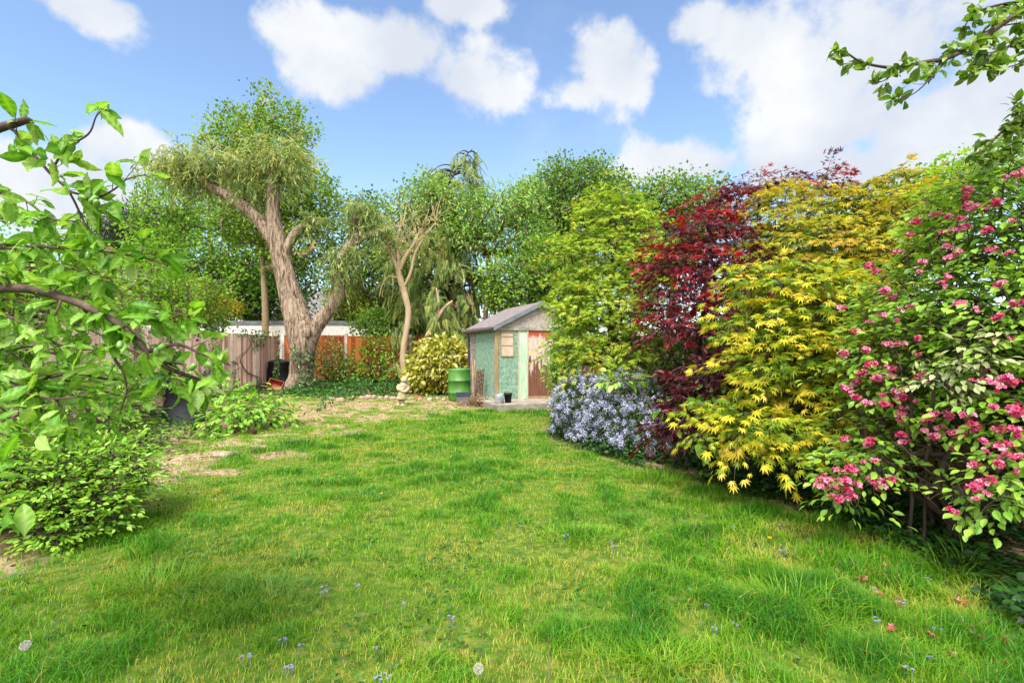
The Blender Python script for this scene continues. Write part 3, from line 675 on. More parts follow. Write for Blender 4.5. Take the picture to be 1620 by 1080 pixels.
def make_shed():
    a = R(19); SL = .15; W, DP, EV, RG = 2.35, 2.65, 1.93, 2.52
    sl = M(); sl.box(-.36, W + .3, -1.0, DP + .1, -.1, SL)
    slab = sl.build('concrete_slab', CONC_D, None, (-.39, 12.6, 0)); slab.rotation_euler.z = a; tag(slab, 'low worn concrete slab that the green shed stands on', 'slab')
    bv = slab.modifiers.new('bevel', 'BEVEL'); bv.width = .02; bv.segments = 2
    s = thing('garden_shed', 'small pale green pebbledash shed with grey gable and peeling door', 'shed', (-.39, 12.6, SL), a)
    EV -= SL; RG -= SL
    m = M(); th = .06                                    # side and back walls
    m.box(0, th, .03, DP - .7, 0, EV, .5); m.box(W - th, W, .03, DP, 0, EV); m.box(th, W - th, DP - th, DP, 0, EV)
    m.box(.05, .58, .0, .05, 0, EV); m.add([[0, DP, EV], [W, DP, EV], [W / 2, DP, RG - .05]], [[[0, 2, 1]]])
    w = m.build('wall', PEBBLE, s)
    b = M()                                              # grey block pier at the rear of the side wall
    for k in range(9): b.box(-.015, th + .01, DP - .695, DP - .002, k * .2 + .002, k * .2 + .192 if k < 8 else EV - .02)
    b.build('block_pier', BLOCK, s)
    m = M(); m.box(.58, .83, .005, .045, 0, EV - .08); m.build('front_panel', GREEN_P, s)
    m = M(); m.box(1.62, W - .02, .004, .05, 0, EV); m.build('front_wall', PEBBLE, s)
    m = M(); m.box(-.035, .05, -.025, .03, 0, EV + .02); m.build('corner_post', TIMBER, s)
    m = M(); m.box(.575, .60, -.012, .004, 0, EV - .06); m.build('trim', TIMBER_P, s); m = M(); m.box(.815, .84, -.02, .004, 0, EV - .06); m.build('trim', TIMBER_P, s)
    m = M(); m.box(.841, 1.6, -.002, .04, .06, EV - .09)
    for x in (.84 + .25, .84 + .5): m.box(x, x + .012, -.006, -.002, .07, EV - .1)
    d = m.build('door', door_mat(), s)
    h = M(); h.box(.875, .9, -.03, -.0025, .95, 1.07); h.box(.88, .895, -.05, -.03, 1.0, 1.02); h.build('latch', GUTTER, d)
    m = M(); m.box(.83, 1.64, -.03, .06, 0, .055); m.build('threshold', TIMBER, s)
    m = M(); m.box(-.06, W + .06, -.03, .04, EV - .075, EV - .0); m.build('lintel', CONC_D, s)
    m = M(); m.add([[0, -.012, EV + .002], [W, -.012, EV + .002], [W / 2, -.012, RG - .05], [0, .04, EV + .002], [W, .04, EV + .002], [W / 2, .04, RG - .05],
                    ], [[[0, 1, 2], [5, 4, 3]], [[0, 3, 4, 1]]]); m.build('gable', PEBBLE_G, s)
    m = M()                                              # window of painted-over board in three lights
    m.box(.11, .46, -.02, .0, 1.05, 1.075); m.box(.11, .46, -.02, .0, 1.645, 1.67); m.box(.11, .135, -.02, .0, 1.075, 1.645); m.box(.435, .46, -.02, .0, 1.075, 1.645)
    for z in (1.32, 1.54): m.box(.135, .435, -.016, .0, z, z + .02)
    f = m.build('window', TIMBER, s); p = M(); p.box(.136, .434, -.008, -.002, 1.076, 1.644); p.build('pane', TIMBER_P, f)
    m = M(); o = .09; k = (RG - EV) / (W / 2); y0, y1 = -.10, DP + .15
    for sgn in (0, 1):
        xe = -o if sgn == 0 else W + o; ze = EV - o * k + .02
        V = [[xe, y0, ze], [W / 2, y0, RG + .02], [W / 2, y1, RG + .02], [xe, y1, ze]]; V += [[x, y, z + .045] for x, y, z in V]
        m.add(V, [[[3, 2, 1, 0], [4, 5, 6, 7], [0, 1, 5, 4], [2, 3, 7, 6], [1, 2, 6, 5], [3, 0, 4, 7]]])
    rf = m.build('roof', FELT_D, s)
    m = M()
    for sgn in (0, 1):                                   # verge boards up the gable
        xe = -o if sgn == 0 else W + o; ze = EV - o * k
        V = [[xe, y0 - .025, ze - .04], [W / 2, y0 - .025, RG - .04], [W / 2, y0 - .025, RG + .075], [xe, y0 - .025, ze + .075]]; V += [[x, y + .022, z] for x, y, z in V]
        m.add(V, [[[0, 1, 2, 3], [7, 6, 5, 4], [0, 4, 5, 1], [2, 6, 7, 3], [1, 5, 6, 2], [3, 7, 4, 0]]])
    m.build('verge_board', FELT, rf)
    m = M(); tube(m, [[-o - .03, y0, EV - .06], [-o - .03, y1, EV - .08]], [.045, .045], 8, 1)
    gt = m.build('gutter', GUTTER, s)
    m = M(); tube(m, [[-o - .03, DP - .1, EV - .09], [-.06, DP - .1, EV - .28], [-.06, DP - .1, .1]], [.03, .03, .03], 8, 3); m.build('downpipe', GUTTER, gt)
make_shed()

# ------------------------------------------------------------------ things round the shed
BARREL = surf('green_barrel_plastic', [(.3, C(62, 124, 42, .42)), (.5, C(86, 152, 54, .42)), (.75, C(118, 174, 80, .42))], 4, (1, 1, .6), bump=.1, bscale=30, rough=.5, spec=.4)
SLATE = surf('slate_plastic', [(.3, C(116, 116, 128)), (.7, C(148, 146, 158))], 5, bump=.1, rough=.55)
SLATE_D = surf('slate_plastic_dark', [(.3, C(52, 62, 80)), (.7, C(78, 88, 106))], 5, bump=.1, rough=.5)
GALV = surf('galvanised_metal', [(.3, C(136, 140, 146)), (.7, C(190, 192, 196))], 9, bump=.15, rough=.45, spec=.6)
TERRA = surf('terracotta_plastic', [(.3, C(156, 66, 40)), (.7, C(196, 96, 62))], 6, bump=.1, rough=.6)
STONE = surf('old_stone', [(.25, C(116, 100, 74)), (.45, C(190, 170, 130)), (.6, C(222, 206, 170)), (.75, C(204, 176, 112))], 9, detail=9, bump=.7, bscale=34, bdist=.012, nrough=.7)
PALESTONE = surf('pale_stones', [(.3, C(140, 112, 90)), (.5, C(190, 164, 142)), (.75, C(222, 204, 188))], 10, bump=.6, bscale=40, bdist=.01, rmix=.4)
BRICKR = surf('red_brick', [(.3, C(150, 74, 50)), (.7, C(200, 116, 82))], 14, bump=.6, bscale=50, bdist=.006, rmix=.3)
IRON = surf('painted_iron', [(.3, C(40, 52, 58)), (.7, C(86, 98, 104))], 12, bump=.2, rough=.5)
RUST = surf('rusty_steel', [(.3, C(84, 48, 30)), (.6, C(136, 80, 46)), (.8, C(170, 112, 70))], 14, bump=.3, rough=.8)

b = thing('water_barrel', 'green plastic water barrel with raised hoops beside the shed', 'barrel', (-1.41, 13.7, 0))
m = M(); H = .86
prof = [(.01, 0), (.27, 0), (.285, .03), (.295, .12), (.30, .2), (.315, .215), (.315, .245), (.30, .26), (.302, .40), (.303, .52), (.318, .535), (.318, .565), (.302, .58), (.297, .74), (.288, .8), (.292, .815), (.292, .85), (.28, .86), (.272, .85), (.272, .835), (.01, .84)]
lathe(m, prof, 40); m.build('body', BARREL, b, smooth=True)
m = M(); lathe(m, [(.045, .84), (.045, .875), (.035, .88), (.005, .88)], 16, off=(.12, -.08, 0)); m.build('bung', BARREL, b, smooth=True); m = M(); lathe(m, [(.03, .84), (.03, .865), (.02, .87), (.004, .87)], 14, off=(-.14, .04, 0)); m.build('bung', BARREL, b, smooth=True)

def trough(m, w0, d0, w1, d1, h, t=.012, mat=None):
    def ring(w, d, z): return [[-w / 2, -d / 2, z], [w / 2, -d / 2, z], [w / 2, d / 2, z], [-w / 2, d / 2, z]]
    V = ring(w0, d0, 0) + ring(w1, d1, h) + ring(w1 - 2 * t, d1 - 2 * t, h) + ring(w0 - 2 * t, d0 - 2 * t, t)
    V = np.array(V, float)
    if mat is not None: V = V @ np.array(mat)[:3, :3].T + np.array(mat)[:3, 3]
    f = [[3, 2, 1, 0]]
    for k in range(3):
        for i in range(4): f.append([k * 4 + i, k * 4 + (i + 1) % 4, k * 4 + 4 + (i + 1) % 4, k * 4 + 4 + i])
    f.append([12, 13, 14, 15]); m.add(V, [f])
t = thing('planter_tub', 'empty grey plastic planter with dark rim in front of green barrel', 'planter', (-1.25, 13.08, 0), .05)
m = M(); trough(m, .24, .18, .34, .25, .24); m.build('body', SLATE, t)
m = M()
for x0, x1, y0, y1 in ((-.19, .19, -.14, -.122), (-.19, .19, .122, .14), (-.19, -.172, -.122, .122), (.172, .19, -.122, .122)): m.box(x0, x1, y0, y1, .21, .275)
m.build('rim', SLATE_D, t)
c = at(790, 638, 11.75); w = thing('watering_can', 'small grey metal watering can on the concrete slab', 'watering can', (c[0], 11.85, .15), 2.2)
m = M(); lathe(m, [(.005, 0), (.098, 0), (.104, .015), (.102, .2), (.09, .215), (.086, .21), (.09, .18), (.01, .06)], 24)
m.build('body', GALV, w, smooth=True)
m = M(); tube(m, [[-.07, 0, .2], [-.03, 0, .245], [.05, 0, .245], [.085, 0, .2]], [.008] * 4, 8, 5); tube(m, [[-.1, 0, .17], [-.15, 0, .14], [-.14, 0, .06], [-.1, 0, .04]], [.008] * 4, 8, 5); m.build('handle', GALV, w, smooth=True)
m = M(); tube(m, [[.095, 0, .05], [.14, 0, .11], [.18, 0, .2]], [.016, .013, .011], 10, 4); lathe(m, [(.01, .195), (.026, .215), (.026, .22), (.004, .22)], 14, off=(.18, 0, 0)); m.build('spout', GALV, w, smooth=True)
c = at(803, 638, 11.85); p = thing('plant_pot', 'empty black plastic plant pot beside the grey watering can', 'plant pot', (c[0] + .01, 11.95, .15))
m = M(); lathe(m, [(.004, 0), (.072, 0), (.09, .18), (.098, .182), (.1, .225), (.093, .225), (.088, .19), (.07, .02), (.004, .02)], 26); m.build('body', BLACKP, p, smooth=True)

# rusty perforated garden lattice and tools leaning on the shed's side wall
l = thing('folded_trellis', 'folded brown lattice trellis leaning upright against the shed wall', 'trellis', (-.86, 13.1, 0), .3)
m = M(); Q = Matrix.Rotation(R(-6), 4, 'X') @ Matrix.Rotation(R(6), 4, 'Y')
for k in range(5):
    m.box(-.11 + k * .045, -.088 + k * .045, -.012 + .004 * k, .002 + .004 * k, .02, .86 + .03 * math.sin(k * 1.6), rng.uniform(), Q)
for k in range(13):
    z = .12 + k * .058; q = Q @ Matrix.Translation((-.01, -.016, z)) @ Matrix.Rotation(R(35 if k % 2 else -35), 4, 'Y'); m.box(-.125, .125, -.006, .003, -.009, .009, rng.uniform(), q)
m.build('slats', RUST, l)
def tool(name, label, cat, base, top, head, hmat):
    base = np.array(base, float); top = np.array(top, float); r = thing(name, label, cat, base); d = top - base
    m = M(); tube(m, [[0, 0, 0.0] + d * .12, d * .5, d], [.014, .014, .013], 8, 2); m.build('handle', TIMBER, r, smooth=True)
    m = M(); u = nrm(d[None])[0]; s = nrm(np.cross(u, [0, 1, .2])[None])[0]
    if head == 'fork':
        tube(m, [s * -.09 + u * .3, u * .34, s * .09 + u * .3], [.009] * 3, 6, 4)
        for x in (-.09, -.03, .03, .09): tube(m, [s * x + u * .3, s * x + u * .15, s * x * 1.05], [.008, .006, .003], 6, 3)
    else:
        tube(m, [s * -.16, u * .03, s * .16], [.01] * 3, 6, 3)
        for x in np.linspace(-.15, .15, 9): tube(m, [s * x + u * .01, s * x + u * -.02 + np.array([0, -.03, -.03])], [.004, .003], 5, 1)
        tube(m, [u * 0, u * .15 * np.linalg.norm(d)], [.01, .012], 6, 1)
    m.build('head', hmat, r, smooth=True); return r
tool('garden_fork', 'garden fork with four tines leaning by the lattice trellis', 'garden fork', (-1.02, 13.05, .02), (-.98, 13.5, 1.08), 'fork', IRON)
tool('garden_rake', 'garden rake with iron teeth leaning between the barrel and shed', 'rake', (-.95, 12.75, .06), (-1.08, 13.75, 1.22), 'rake', IRON)
def brush_heap():
    m = M(); c = np.array([-.82, 12.55, 0])
    for k in range(150):
        a = rng.uniform(0, 6.28); r_ = abs(rng.normal()) * .2; p = c + np.array([math.cos(a) * r_ * 1.25, math.sin(a) * r_ * .8, rng.uniform(.0, .24) * math.exp(-r_ * 2.6)])
        d = nrm(np.array([[rng.normal(), rng.normal(), rng.normal() * .4]]))[0]; L_ = rng.uniform(.1, .4)
        q = p + d * L_; q[2] = max(.01, q[2]); mid = (p + q) / 2 + rng.normal(size=3) * .03; mid[2] = max(.01, mid[2])
        tube(m, [p, mid, q], [.006, .005, .002], 5, 3, r=rng.uniform())
    o = m.build('brush_heap', TWIG, smooth=True); tag(o, 'heap of dry cut twigs and stems beside the shed corner', 'brush heap')
    f = M(); n = 260; P = c + rng.normal(size=(n, 3)) * [.26, .16, .05] + [0, 0, .08]; P[:, 2] = np.maximum(.02, P[:, 2])
    leaves(f, T_OVAL, P, rng.normal(size=(n, 3)), UP + rng.normal(size=(n, 3)) * .6, rng.uniform(.04, .08, n), rng.uniform(0, 1, n)); f.build('dead_leaves', LF_DRY, o)
brush_heap()

# statue
def statue():
    c = gp(634, 642); m = M()
    s = thing('stone_statue', 'weathered cream stone garden statue of a draped standing child', 'statue', c, .15)
    Q = Matrix.Rotation(R(7), 4, 'Y')
    def b_(x, y, z, rx, ry, rz, sd, rough=.10):
        v = Q @ Vector((x, y, z)); blob(m, v, (rx, ry, rz), sd, rough)
    def t_(ps, rs): tube(m, [tuple(Q @ Vector(p)) for p in ps], rs, 10, 4, rough=.12, seed=3)
    t_([(-.055, 0, .03), (-.05, 0, .12), (-.04, 0, .25)], [.042, .040, .055]); t_([(.045, -.015, .03), (.045, -.01, .12), (.035, 0, .25)], [.042, .040, .055])
    b_(-.06, -.035, .035, .04, .06, .03, 2); b_(.05, -.05, .035, .04, .06, .03, 4)
    t_([(0, 0, .17), (-.005, 0, .26), (0, 0, .36), (0, .0, .45), (0, 0, .53), (0, 0, .57)], [.10, .105, .10, .105, .095, .05])
    t_([(-.10, 0, .51), (-.125, -.03, .43), (-.06, -.095, .40), (.03, -.11, .43)], [.042, .038, .034, .03])
    t_([(.10, 0, .51), (.125, -.03, .43), (.06, -.1, .37), (-.03, -.11, .385)], [.042, .038, .034, .03])
    b_(0, -.005, .64, .075, .078, .085, 7, .06); b_(0, -.078, .63, .014, .018, .018, 8, .02); b_(0, .02, .665, .082, .08, .07, 9, .18)
    b_(-.072, 0, .635, .014, .02, .024, 5, .02); b_(.072, 0, .635, .014, .02, .024, 6, .02)
    for k in range(7):
        a = -2.6 + k * .35; t_([(.085 * math.cos(a), .085 * math.sin(a), .40), (.10 * math.cos(a), .10 * math.sin(a), .28), (.11 * math.cos(a), .11 * math.sin(a), .17)], [.012, .018, .02])
    o = m.build('figure', STONE, s, smooth=True)
    rm = o.modifiers.new('merge', 'REMESH'); rm.mode = 'VOXEL'; rm.voxel_size = .0085; rm.use_smooth_shade = True
    m = M(); m.box(-.12, .12, -.1, .1, -.03, .035); pl = m.build('plinth', STONE, s); bv = pl.modifiers.new('bevel', 'BEVEL'); bv.width = .015; bv.segments = 2
statue()

# stone edging and bricks
def stones():
    proto = []
    for k in range(5):
        m = M(); blob(m, (0, 0, .03), (rng.uniform(.08, .13), rng.uniform(.06, .09), rng.uniform(.055, .085)), 20 + k, .3); proto.append(m)
    mesh = [None] * 5
    xs = [(558, 631), (572, 631), (583, 630), (592, 630), (602, 631), (612, 631), (621, 632), (650, 633), (664, 634), (680, 634), (692, 633), (702, 634), (533, 634), (540, 636), (525, 633)]
    for i, (px, py) in enumerate(xs):
        k = i % 5; c = gp(px, py)
        if mesh[k] is None: o = proto[k].build('edging_stone', PALESTONE, smooth=True); mesh[k] = o.data
        else: o = link('edging_stone', mesh[k])
        o.location = c; o.rotation_euler = (0, 0, rng.uniform(0, 6)); s_ = rng.uniform(.8, 1.2); o.scale = (s_, s_, s_)
        tag(o, 'pale rounded stone in the border edging', 'stone', 'pale edging stones in a row')
    for i, (px, py, rz, lab) in enumerate([(655, 627, .2, 'red brick lying by the white stem of the spotted shrub'), (664, 630, -.5, 'broken red brick lying nearest the rounded edging stones'), (672, 626, .9, 'red brick half under the spotted yellow shrub')]):
        c = gp(px, py); m = M(); m.box(-.107, .107, -.05, .05, -.01, .06, rng.uniform()); o = m.build('brick', BRICKR, None, c); o.rotation_euler = (0, .05, rz)
        bv = o.modifiers.new('bevel', 'BEVEL'); bv.width = .006; tag(o, lab, 'brick')
    m = M(); blob(m, (0, 0, .02), (.16, .09, .05), 31, .35); o = m.build('stone', PALESTONE, None, gp(352, 722), True); tag(o, 'flat grey stone half sunk at the worn lawn edge', 'stone')
    m = M(); blob(m, (0, 0, .06), (.07, .07, .065), 35, .12); o = m.build('clay_ball', surf('clay_ball', [C(70, 52, 40), C(120, 94, 74)], 14), None, gp(399, 688), True); tag(o, 'small brown ball lying at the edge of the low bush', 'ball')
    for k, (px, py) in enumerate([(411, 699), (419, 709)]):
        m = M(); blob(m, (0, 0, .02), (.045, .035, .025), 50 + k, .25); o = m.build('pebble', PALESTONE, None, gp(px, py), True); tag(o, ('small white pebble beside the brown ball', 'white pebble on bare soil nearer the lawn')[k], 'pebble')
stones()

# compost bins and terracotta tray
def bin_(label, c, h, r0, r1, rz):
    b = thing('compost_bin', label, 'compost bin', c, rz); m = M()
    lathe(m, [(r0, 0), (r0 * 1.01, .04), (r0 * .97, .05), (r1 * 1.12, h * .55), (r1 * 1.15, h * .57), (r1 * 1.02, h * .86), (r1 * 1.05, h * .87), (r1, h * .89)], 30); m.build('body', BLACKP, b, smooth=True)
    m = M(); lathe(m, [(r1 * 1.02, h * .86), (r1 * 1.07, h * .88), (r1 * 1.05, h * .93), (r1 * .8, h * .965), (r1 * .4, h * .985), (r1 * .3, h * .99), (r1 * .3, h * 1.01), (.005, h * 1.015)], 30); m.build('lid', BLACKP, b, smooth=True)
bin_('round black compost bin in the fence corner behind the willow', (-8.0, 17.6, 0), 1.0, .42, .33, 0)
bin_('black compost bin half hidden by low bushes near weathered fence', (-6.35, 9.9, 0), .9, .40, .26, .4)
m = M(); trough(m, .3, .2, .42, .3, .2, .012); o = m.build('seed_tray', TERRA, None, (-7.2, 15.6, .22)); o.rotation_euler = (R(62), R(18), R(12)); tag(o, 'terracotta plastic trough tipped on its side below the black bin', 'trough')

# ------------------------------------------------------------------ pollarded willow
def willow():
    D = 16.8
    root = thing('willow_tree', 'old pollarded willow with thick ridged trunk and shaggy heads', 'tree', gp(470, 617))
    B = np.array(root.location); m = M()
    def t_(ps, sides=40, rid=16, sd=1, rough=.16, k=10):
        P = [at(p[0], p[1], p[3] if len(p) > 3 else D) - B for p in ps]; rr = [p[2] * .83 * D / F for p in ps]; tube(m, P, rr, sides, k, rough, rid, sd)
    t_([(470, 627, 32), (473, 612, 25), (477, 590, 21), (479, 560, 22.5), (477, 530, 26.5), (470, 503, 24), (458, 460, 19), (446, 415, 17), (437, 375, 15.5), (432, 340, 13), (432, 300, 11.5), (434, 268, 11), (435, 250, 9)], 90, 30, 1, .15, 20)
    t_([(436, 388, 10), (418, 359, 12), (398, 337, 11.5), (370, 316, 11), (340, 299, 10), (318, 288, 10), (300, 282, 6)], 30, 14, 2)
    t_([(446, 408, 10), (458, 384, 9.5), (470, 366, 8), (488, 355, 7), (502, 350, 6.5)], 20, 10, 3)
    t_([(484, 555, 15), (494, 530, 14), (507, 508, 13), (523, 487, 12), (535, 466, 12), (538, 450, 11), (533, 432, 11), (540, 410, 9.5), (553, 390, 9), (572, 374, 9), (592, 370, 8), (612, 362, 6)], 32, 14, 4)
    t_([(560, 382, 7), (562, 365, 9), (566, 350, 11), (568, 338, 8)], 20, 10, 6)
    for k in range(9):                                    # burrs and swellings low on the trunk
        blob(m, at(476 + rng.normal() * 8, 525 + rng.normal() * 18, D - .30) - B, np.array([.17, .14, .24]) * rng.uniform(.6, 1.0), 60 + k, .5)
    m.build('trunk', BARK_WILLOW, root, smooth=True)
    heads = [(437, 250, 52, 32, 180, 'u'), (385, 262, 52, 20, 70, 'u'), (325, 258, 56, 26, 160, 'u'), (275, 262, 40, 22, 80, 's'), (462, 272, 26, 20, 40, 'd'), (395, 300, 24, 16, 36, 'd'), (300, 285, 30, 18, 40, 'd'),
             (568, 340, 22, 24, 80, 'u'), (604, 362, 26, 14, 22, 'u'), (538, 408, 24, 16, 46, 'd'), (562, 402, 18, 16, 20, 'd'), (492, 352, 18, 14, 40, 'u'), (530, 440, 16, 16, 30, 'd')]
    tw = M(); lf = M()
    for px, py, rx, ry, n, mode in heads:
        c = at(px, py, D); k = n * 2
        p0 = c + rng.normal(size=(k, 3)) * np.array([rx, (rx + ry) * .55, ry]) * D / F * .45 - B
        h = nrm(rng.normal(size=(k, 3)) * [1, 1, .6] + (p0 + B - c) * 1.2 + [0, 0, .35 if mode == 'u' else -.2])
        L_ = rng.uniform(.25, .62, k) * (1 if mode != 's' else 1.2)
        n_l = 8; t = (np.arange(n_l) + 1) / n_l; N = k * n_l
        q = np.repeat(p0, n_l, 0) + np.repeat(h, n_l, 0) * (np.repeat(L_, n_l) * np.tile(t, k))[:, None] - UP * (np.repeat(L_, n_l) * np.tile(t ** 2, k) * .75)[:, None]
        ax = nrm(np.repeat(h, n_l, 0) * .6 + rng.normal(size=(N, 3)) * .6 - UP * .8)
        r_ = np.clip(np.repeat(rng.uniform(-.5, .5, k), n_l) * .6 + .45 + rng.uniform(-.5, .5, N) * .4 + (.12 if py < 300 else -.05), 0, 1)
        leaves(lf, T_NARROW, q, ax, rng.normal(size=(N, 3)) + UP, rng.uniform(.13, .27, N), r_, np.full(N, 1.35))
        mid = p0 + h * (L_ * .5)[:, None] - UP * (L_ * .19)[:, None]; end = p0 + h * L_[:, None] - UP * (L_ * .75)[:, None]
        edges_tubes(tw, p0, mid, np.full(k, .005), np.full(k, .003), 4); edges_tubes(tw, mid, end, np.full(k, .003), np.full(k, .0015), 4)
    tw.build('twigs', surf('willow_twig', [C(110, 112, 60), C(160, 156, 92)], 5, bump=0), root); lf.build('crown', LF_WILLOW, root)
willow()

def ivy_patch(name, label, P, O, size=.06, mat=LF_IVY, stems=None):
    m = M(); n = len(P); root = thing(name, label, 'ivy', (*P.mean(0)[:2], 0)); b = np.array([*P.mean(0)[:2], 0])
    leaves(m, T_WIDE, P - b, -UP * .7 + rng.normal(size=(n, 3)) * .5 + O * .3, O + rng.normal(size=(n, 3)) * .45 + UP * .2, size * rng.uniform(.6, 1.3, n), rng.uniform(0, 1, n)); m.build('foliage', mat, root)
    q = P - b
    for j in range(5):                                     # climbing stems, each rooted in the ground
        p = q[rng.integers(n)].copy(); p[2] = 0; path = [p.copy()]
        for z in np.arange(.2, q[:, 2].max(), .22):
            near = q[np.abs(q[:, 2] - z) < .12]
            if len(near) == 0: break
            e = near[np.argmin(((near[:, :2] - p[:2]) ** 2).sum(1))]; p = np.array([*(p[:2] * .5 + e[:2] * .5), z]); path.append(p)
        if len(path) < 3: continue
        s = M(); tube(s, path, np.linspace(.009, .003, len(path)), 6, 3); s.build('stem', BARK_DARK, root, smooth=True)
n = 1500; th = rng.uniform(-3.4, .4, n); zz = rng.uniform(0, 1, n) ** 1.7 * 1.5; ctr = gp(471, 617)
rad = .66 - .12 * np.minimum(zz, 1) + rng.uniform(.02, .16, n)
keep = (vnoise(th * 2, zz * 2.5, 4) > .42 + .2 * zz)
O_ = np.stack([np.cos(th), np.sin(th), 0 * th], -1); P_ = ctr + O_ * rad[:, None] + np.stack([zz * .02, 0 * zz, zz], -1)
ivy_patch('climbing_ivy', 'dark ivy climbing the foot of the willow trunk', P_[keep], O_[keep], .09)
def fence_ivy(label, A, B, s0, s1, n, seed, side):
    A = np.array(A); B = np.array(B); d = (B - A) / np.linalg.norm(B - A); nn = np.array([-d[1], d[0]]) * side
    s = rng.uniform(s0, s1, n); z = rng.uniform(.05, 2.0, n)
    k = vnoise(s * 2.6, z * 1.2, seed) > .54 + .06 * (z < 1.5) - .16 * (z > 1.75)
    P = np.stack([A[0] + d[0] * s, A[1] + d[1] * s, z], -1); P[:, :2] += nn * rng.uniform(.05, .16, n)[:, None]
    ivy_patch('climbing_ivy', label, P[k], np.repeat(np.array([[nn[0], nn[1], .1]]), k.sum(), 0), .075)
fence_ivy('trails of ivy on the weathered fence near the corner', LFA, LFB, 12.6, 17.2, 2600, 12, -1)
fence_ivy('ivy and creeper trailing over the weathered fence behind the plum', LFA, LFB, 5.5, 12.4, 3000, 25, -1)

# ------------------------------------------------------------------ small pruned bare tree, leaning stem
def bare_tree():
    D = 17.4; root = thing('pruned_tree', 'slender pale pruned tree with bare forking branches', 'tree', gp(641, 614)); B = np.array(root.location); m = M()
    def t_(ps, k=6, s=10): tube(m, [at(p[0], p[1], p[3] if len(p) > 3 else D) - B for p in ps], [p[2] * .6 * D / F for p in ps], s, k, .3, 0, 5)
    t_([(642, 616, 10), (640, 590, 8), (637, 565, 8), (642, 530, 8), (646, 495, 8), (640, 465, 8), (633, 440, 8), (630, 424, 7)], 8, 16)
    t_([(631, 430, 6), (622, 410, 5), (612, 390, 4.5), (604, 375, 4)]); t_([(632, 428, 6), (640, 408, 5.5), (652, 392, 5), (660, 375, 4), (668, 360, 3)]); t_([(631, 430, 5), (630, 405, 4.5), (627, 385, 4), (633, 362, 3)])
    t_([(638, 456, 4), (650, 430, 4), (657, 400, 3.5), (675, 370, 3), (690, 352, 2)]); t_([(633, 440, 3), (615, 438, 2.5), (605, 450, 2), (600, 470, 1.5)])
    ends = [(604, 375), (668, 360), (633, 362), (690, 352), (612, 390), (652, 392), (627, 385), (660, 375), (640, 408), (622, 410)]
    for px, py in ends:
        for k in range(9):
            a = rng.uniform(-2.6, -.5); L_ = rng.uniform(15, 42); d = D + rng.normal() * .25
            t_([(px, py, 1.5, D), (px + math.cos(a) * L_ * .5, py + math.sin(a) * L_ * .5, 1.1, (d + D) / 2), (px + math.cos(a) * L_ + rng.normal() * 6, py + math.sin(a) * L_ + rng.normal() * 6, .5, d)], 3, 5)
    m.build('trunk', BARK_PALE, root, smooth=True)
    f = M(); n = 1100; e = np.array(ends)[rng.integers(0, len(ends), n)]
    P = np.array([at(x + rng.normal() * 24, y - 12 + rng.normal() * 22, D + rng.normal() * .4) for x, y in e]) - B
    leaves(f, T_TRI, P, rng.normal(size=(n, 3)) - UP * .4, UP + rng.normal(size=(n, 3)) * .6, rng.uniform(.06, .12, n), rng.uniform(.3, 1, n)); f.build('crown', LF_WILLOW, root)
    r2 = thing('leaning_trunk', 'bare pale slanting trunk between the slender tree and conifer', 'tree', (*at(672, 560, 17.9)[:2], 0)); B2 = np.array(r2.location); m = M()
    P = [at(668, 600, 17.9), at(672, 545, 17.9), at(688, 510, 17.9), at(702, 488, 17.9), at(716, 476, 17.9)]; P[0][2] = 0
    tube(m, [p - B2 for p in P], [.10, .09, .08, .06, .035], 12, 5, .25); tube(m, [at(690, 507, 17.9) - B2, at(694, 480, 17.9) - B2, at(690, 455, 17.9) - B2], [.06, .05, .02], 8, 4, .1)
    m.build('trunk', BARK_PALE, r2, smooth=True)
bare_tree()

# ------------------------------------------------------------------ trees beyond the fences
def tr(px, d, top_py, r0, lean=0, n=4):
    a = np.array([(px - 810) / F * d, d, 0.]); b = at(px + lean, top_py, d)
    P = [a + (b - a) * t + np.array([math.sin(t * 5 + px) * .12, 0, 0]) * (0 < t < 1) for t in np.linspace(0, 1, n + 1)]
    return P, list(np.linspace(r0, r0 * .35, n + 1))
def tree(label, d, px, trunk_top, r0, ells, n, sp, leaf, size, nl, rc, tp=T_WIDE, bark=BARK, name='broadleaf_tree', lean=0, **k):
    T_, rr = tr(px, d, trunk_top, r0, lean)
    n = int(n * 1.25); nl = int(nl * 1.35); size *= .9; sp *= .93; k.setdefault('shell', .4); k['kw'] = {**dict(cvar=.85, lvar=.22), **k.get('kw', {})}
    return plant(name, label, 'tree', T_[0], [E(e[0], e[1], d + (e[4] if len(e) > 4 else 0), e[2], e[3], e[5] if len(e) > 5 else None) for e in ells], n, sp, leaf, bark, tp, size, nl, 'clump', rc, T_, rr, rtip=.014, step=.6, **k)
tree('tall green tree rising directly behind the willow heads', 21, 415, 250, .17, [(410, 205, 52, 32), (440, 225, 54, 40), (380, 225, 40, 30), (455, 300, 62, 55), (500, 320, 46, 42), (460, 390, 55, 40), (400, 330, 70, 60), (418, 158, 18, 20), (460, 178, 20, 18), (370, 178, 16, 14), (340, 190, 18, 10), (482, 215, 18, 24), (345, 225, 34, 16)], 360, .4, LF_MID, .15, 34, .2, T_WIDE, BARK_PALE, kw=dict(upb=.5))
tree('light green loose tree with thin bare limbs beyond the garage', 26, 330, 330, .22, [(270, 320, 60, 40), (330, 330, 70, 50), (300, 400, 90, 50), (390, 400, 70, 60), (250, 370, 50, 50), (340, 450, 110, 50), (230, 300, 30, 20)], 300, .5, LF_LIGHT, .19, 26, .3, T_WIDE, BARK)
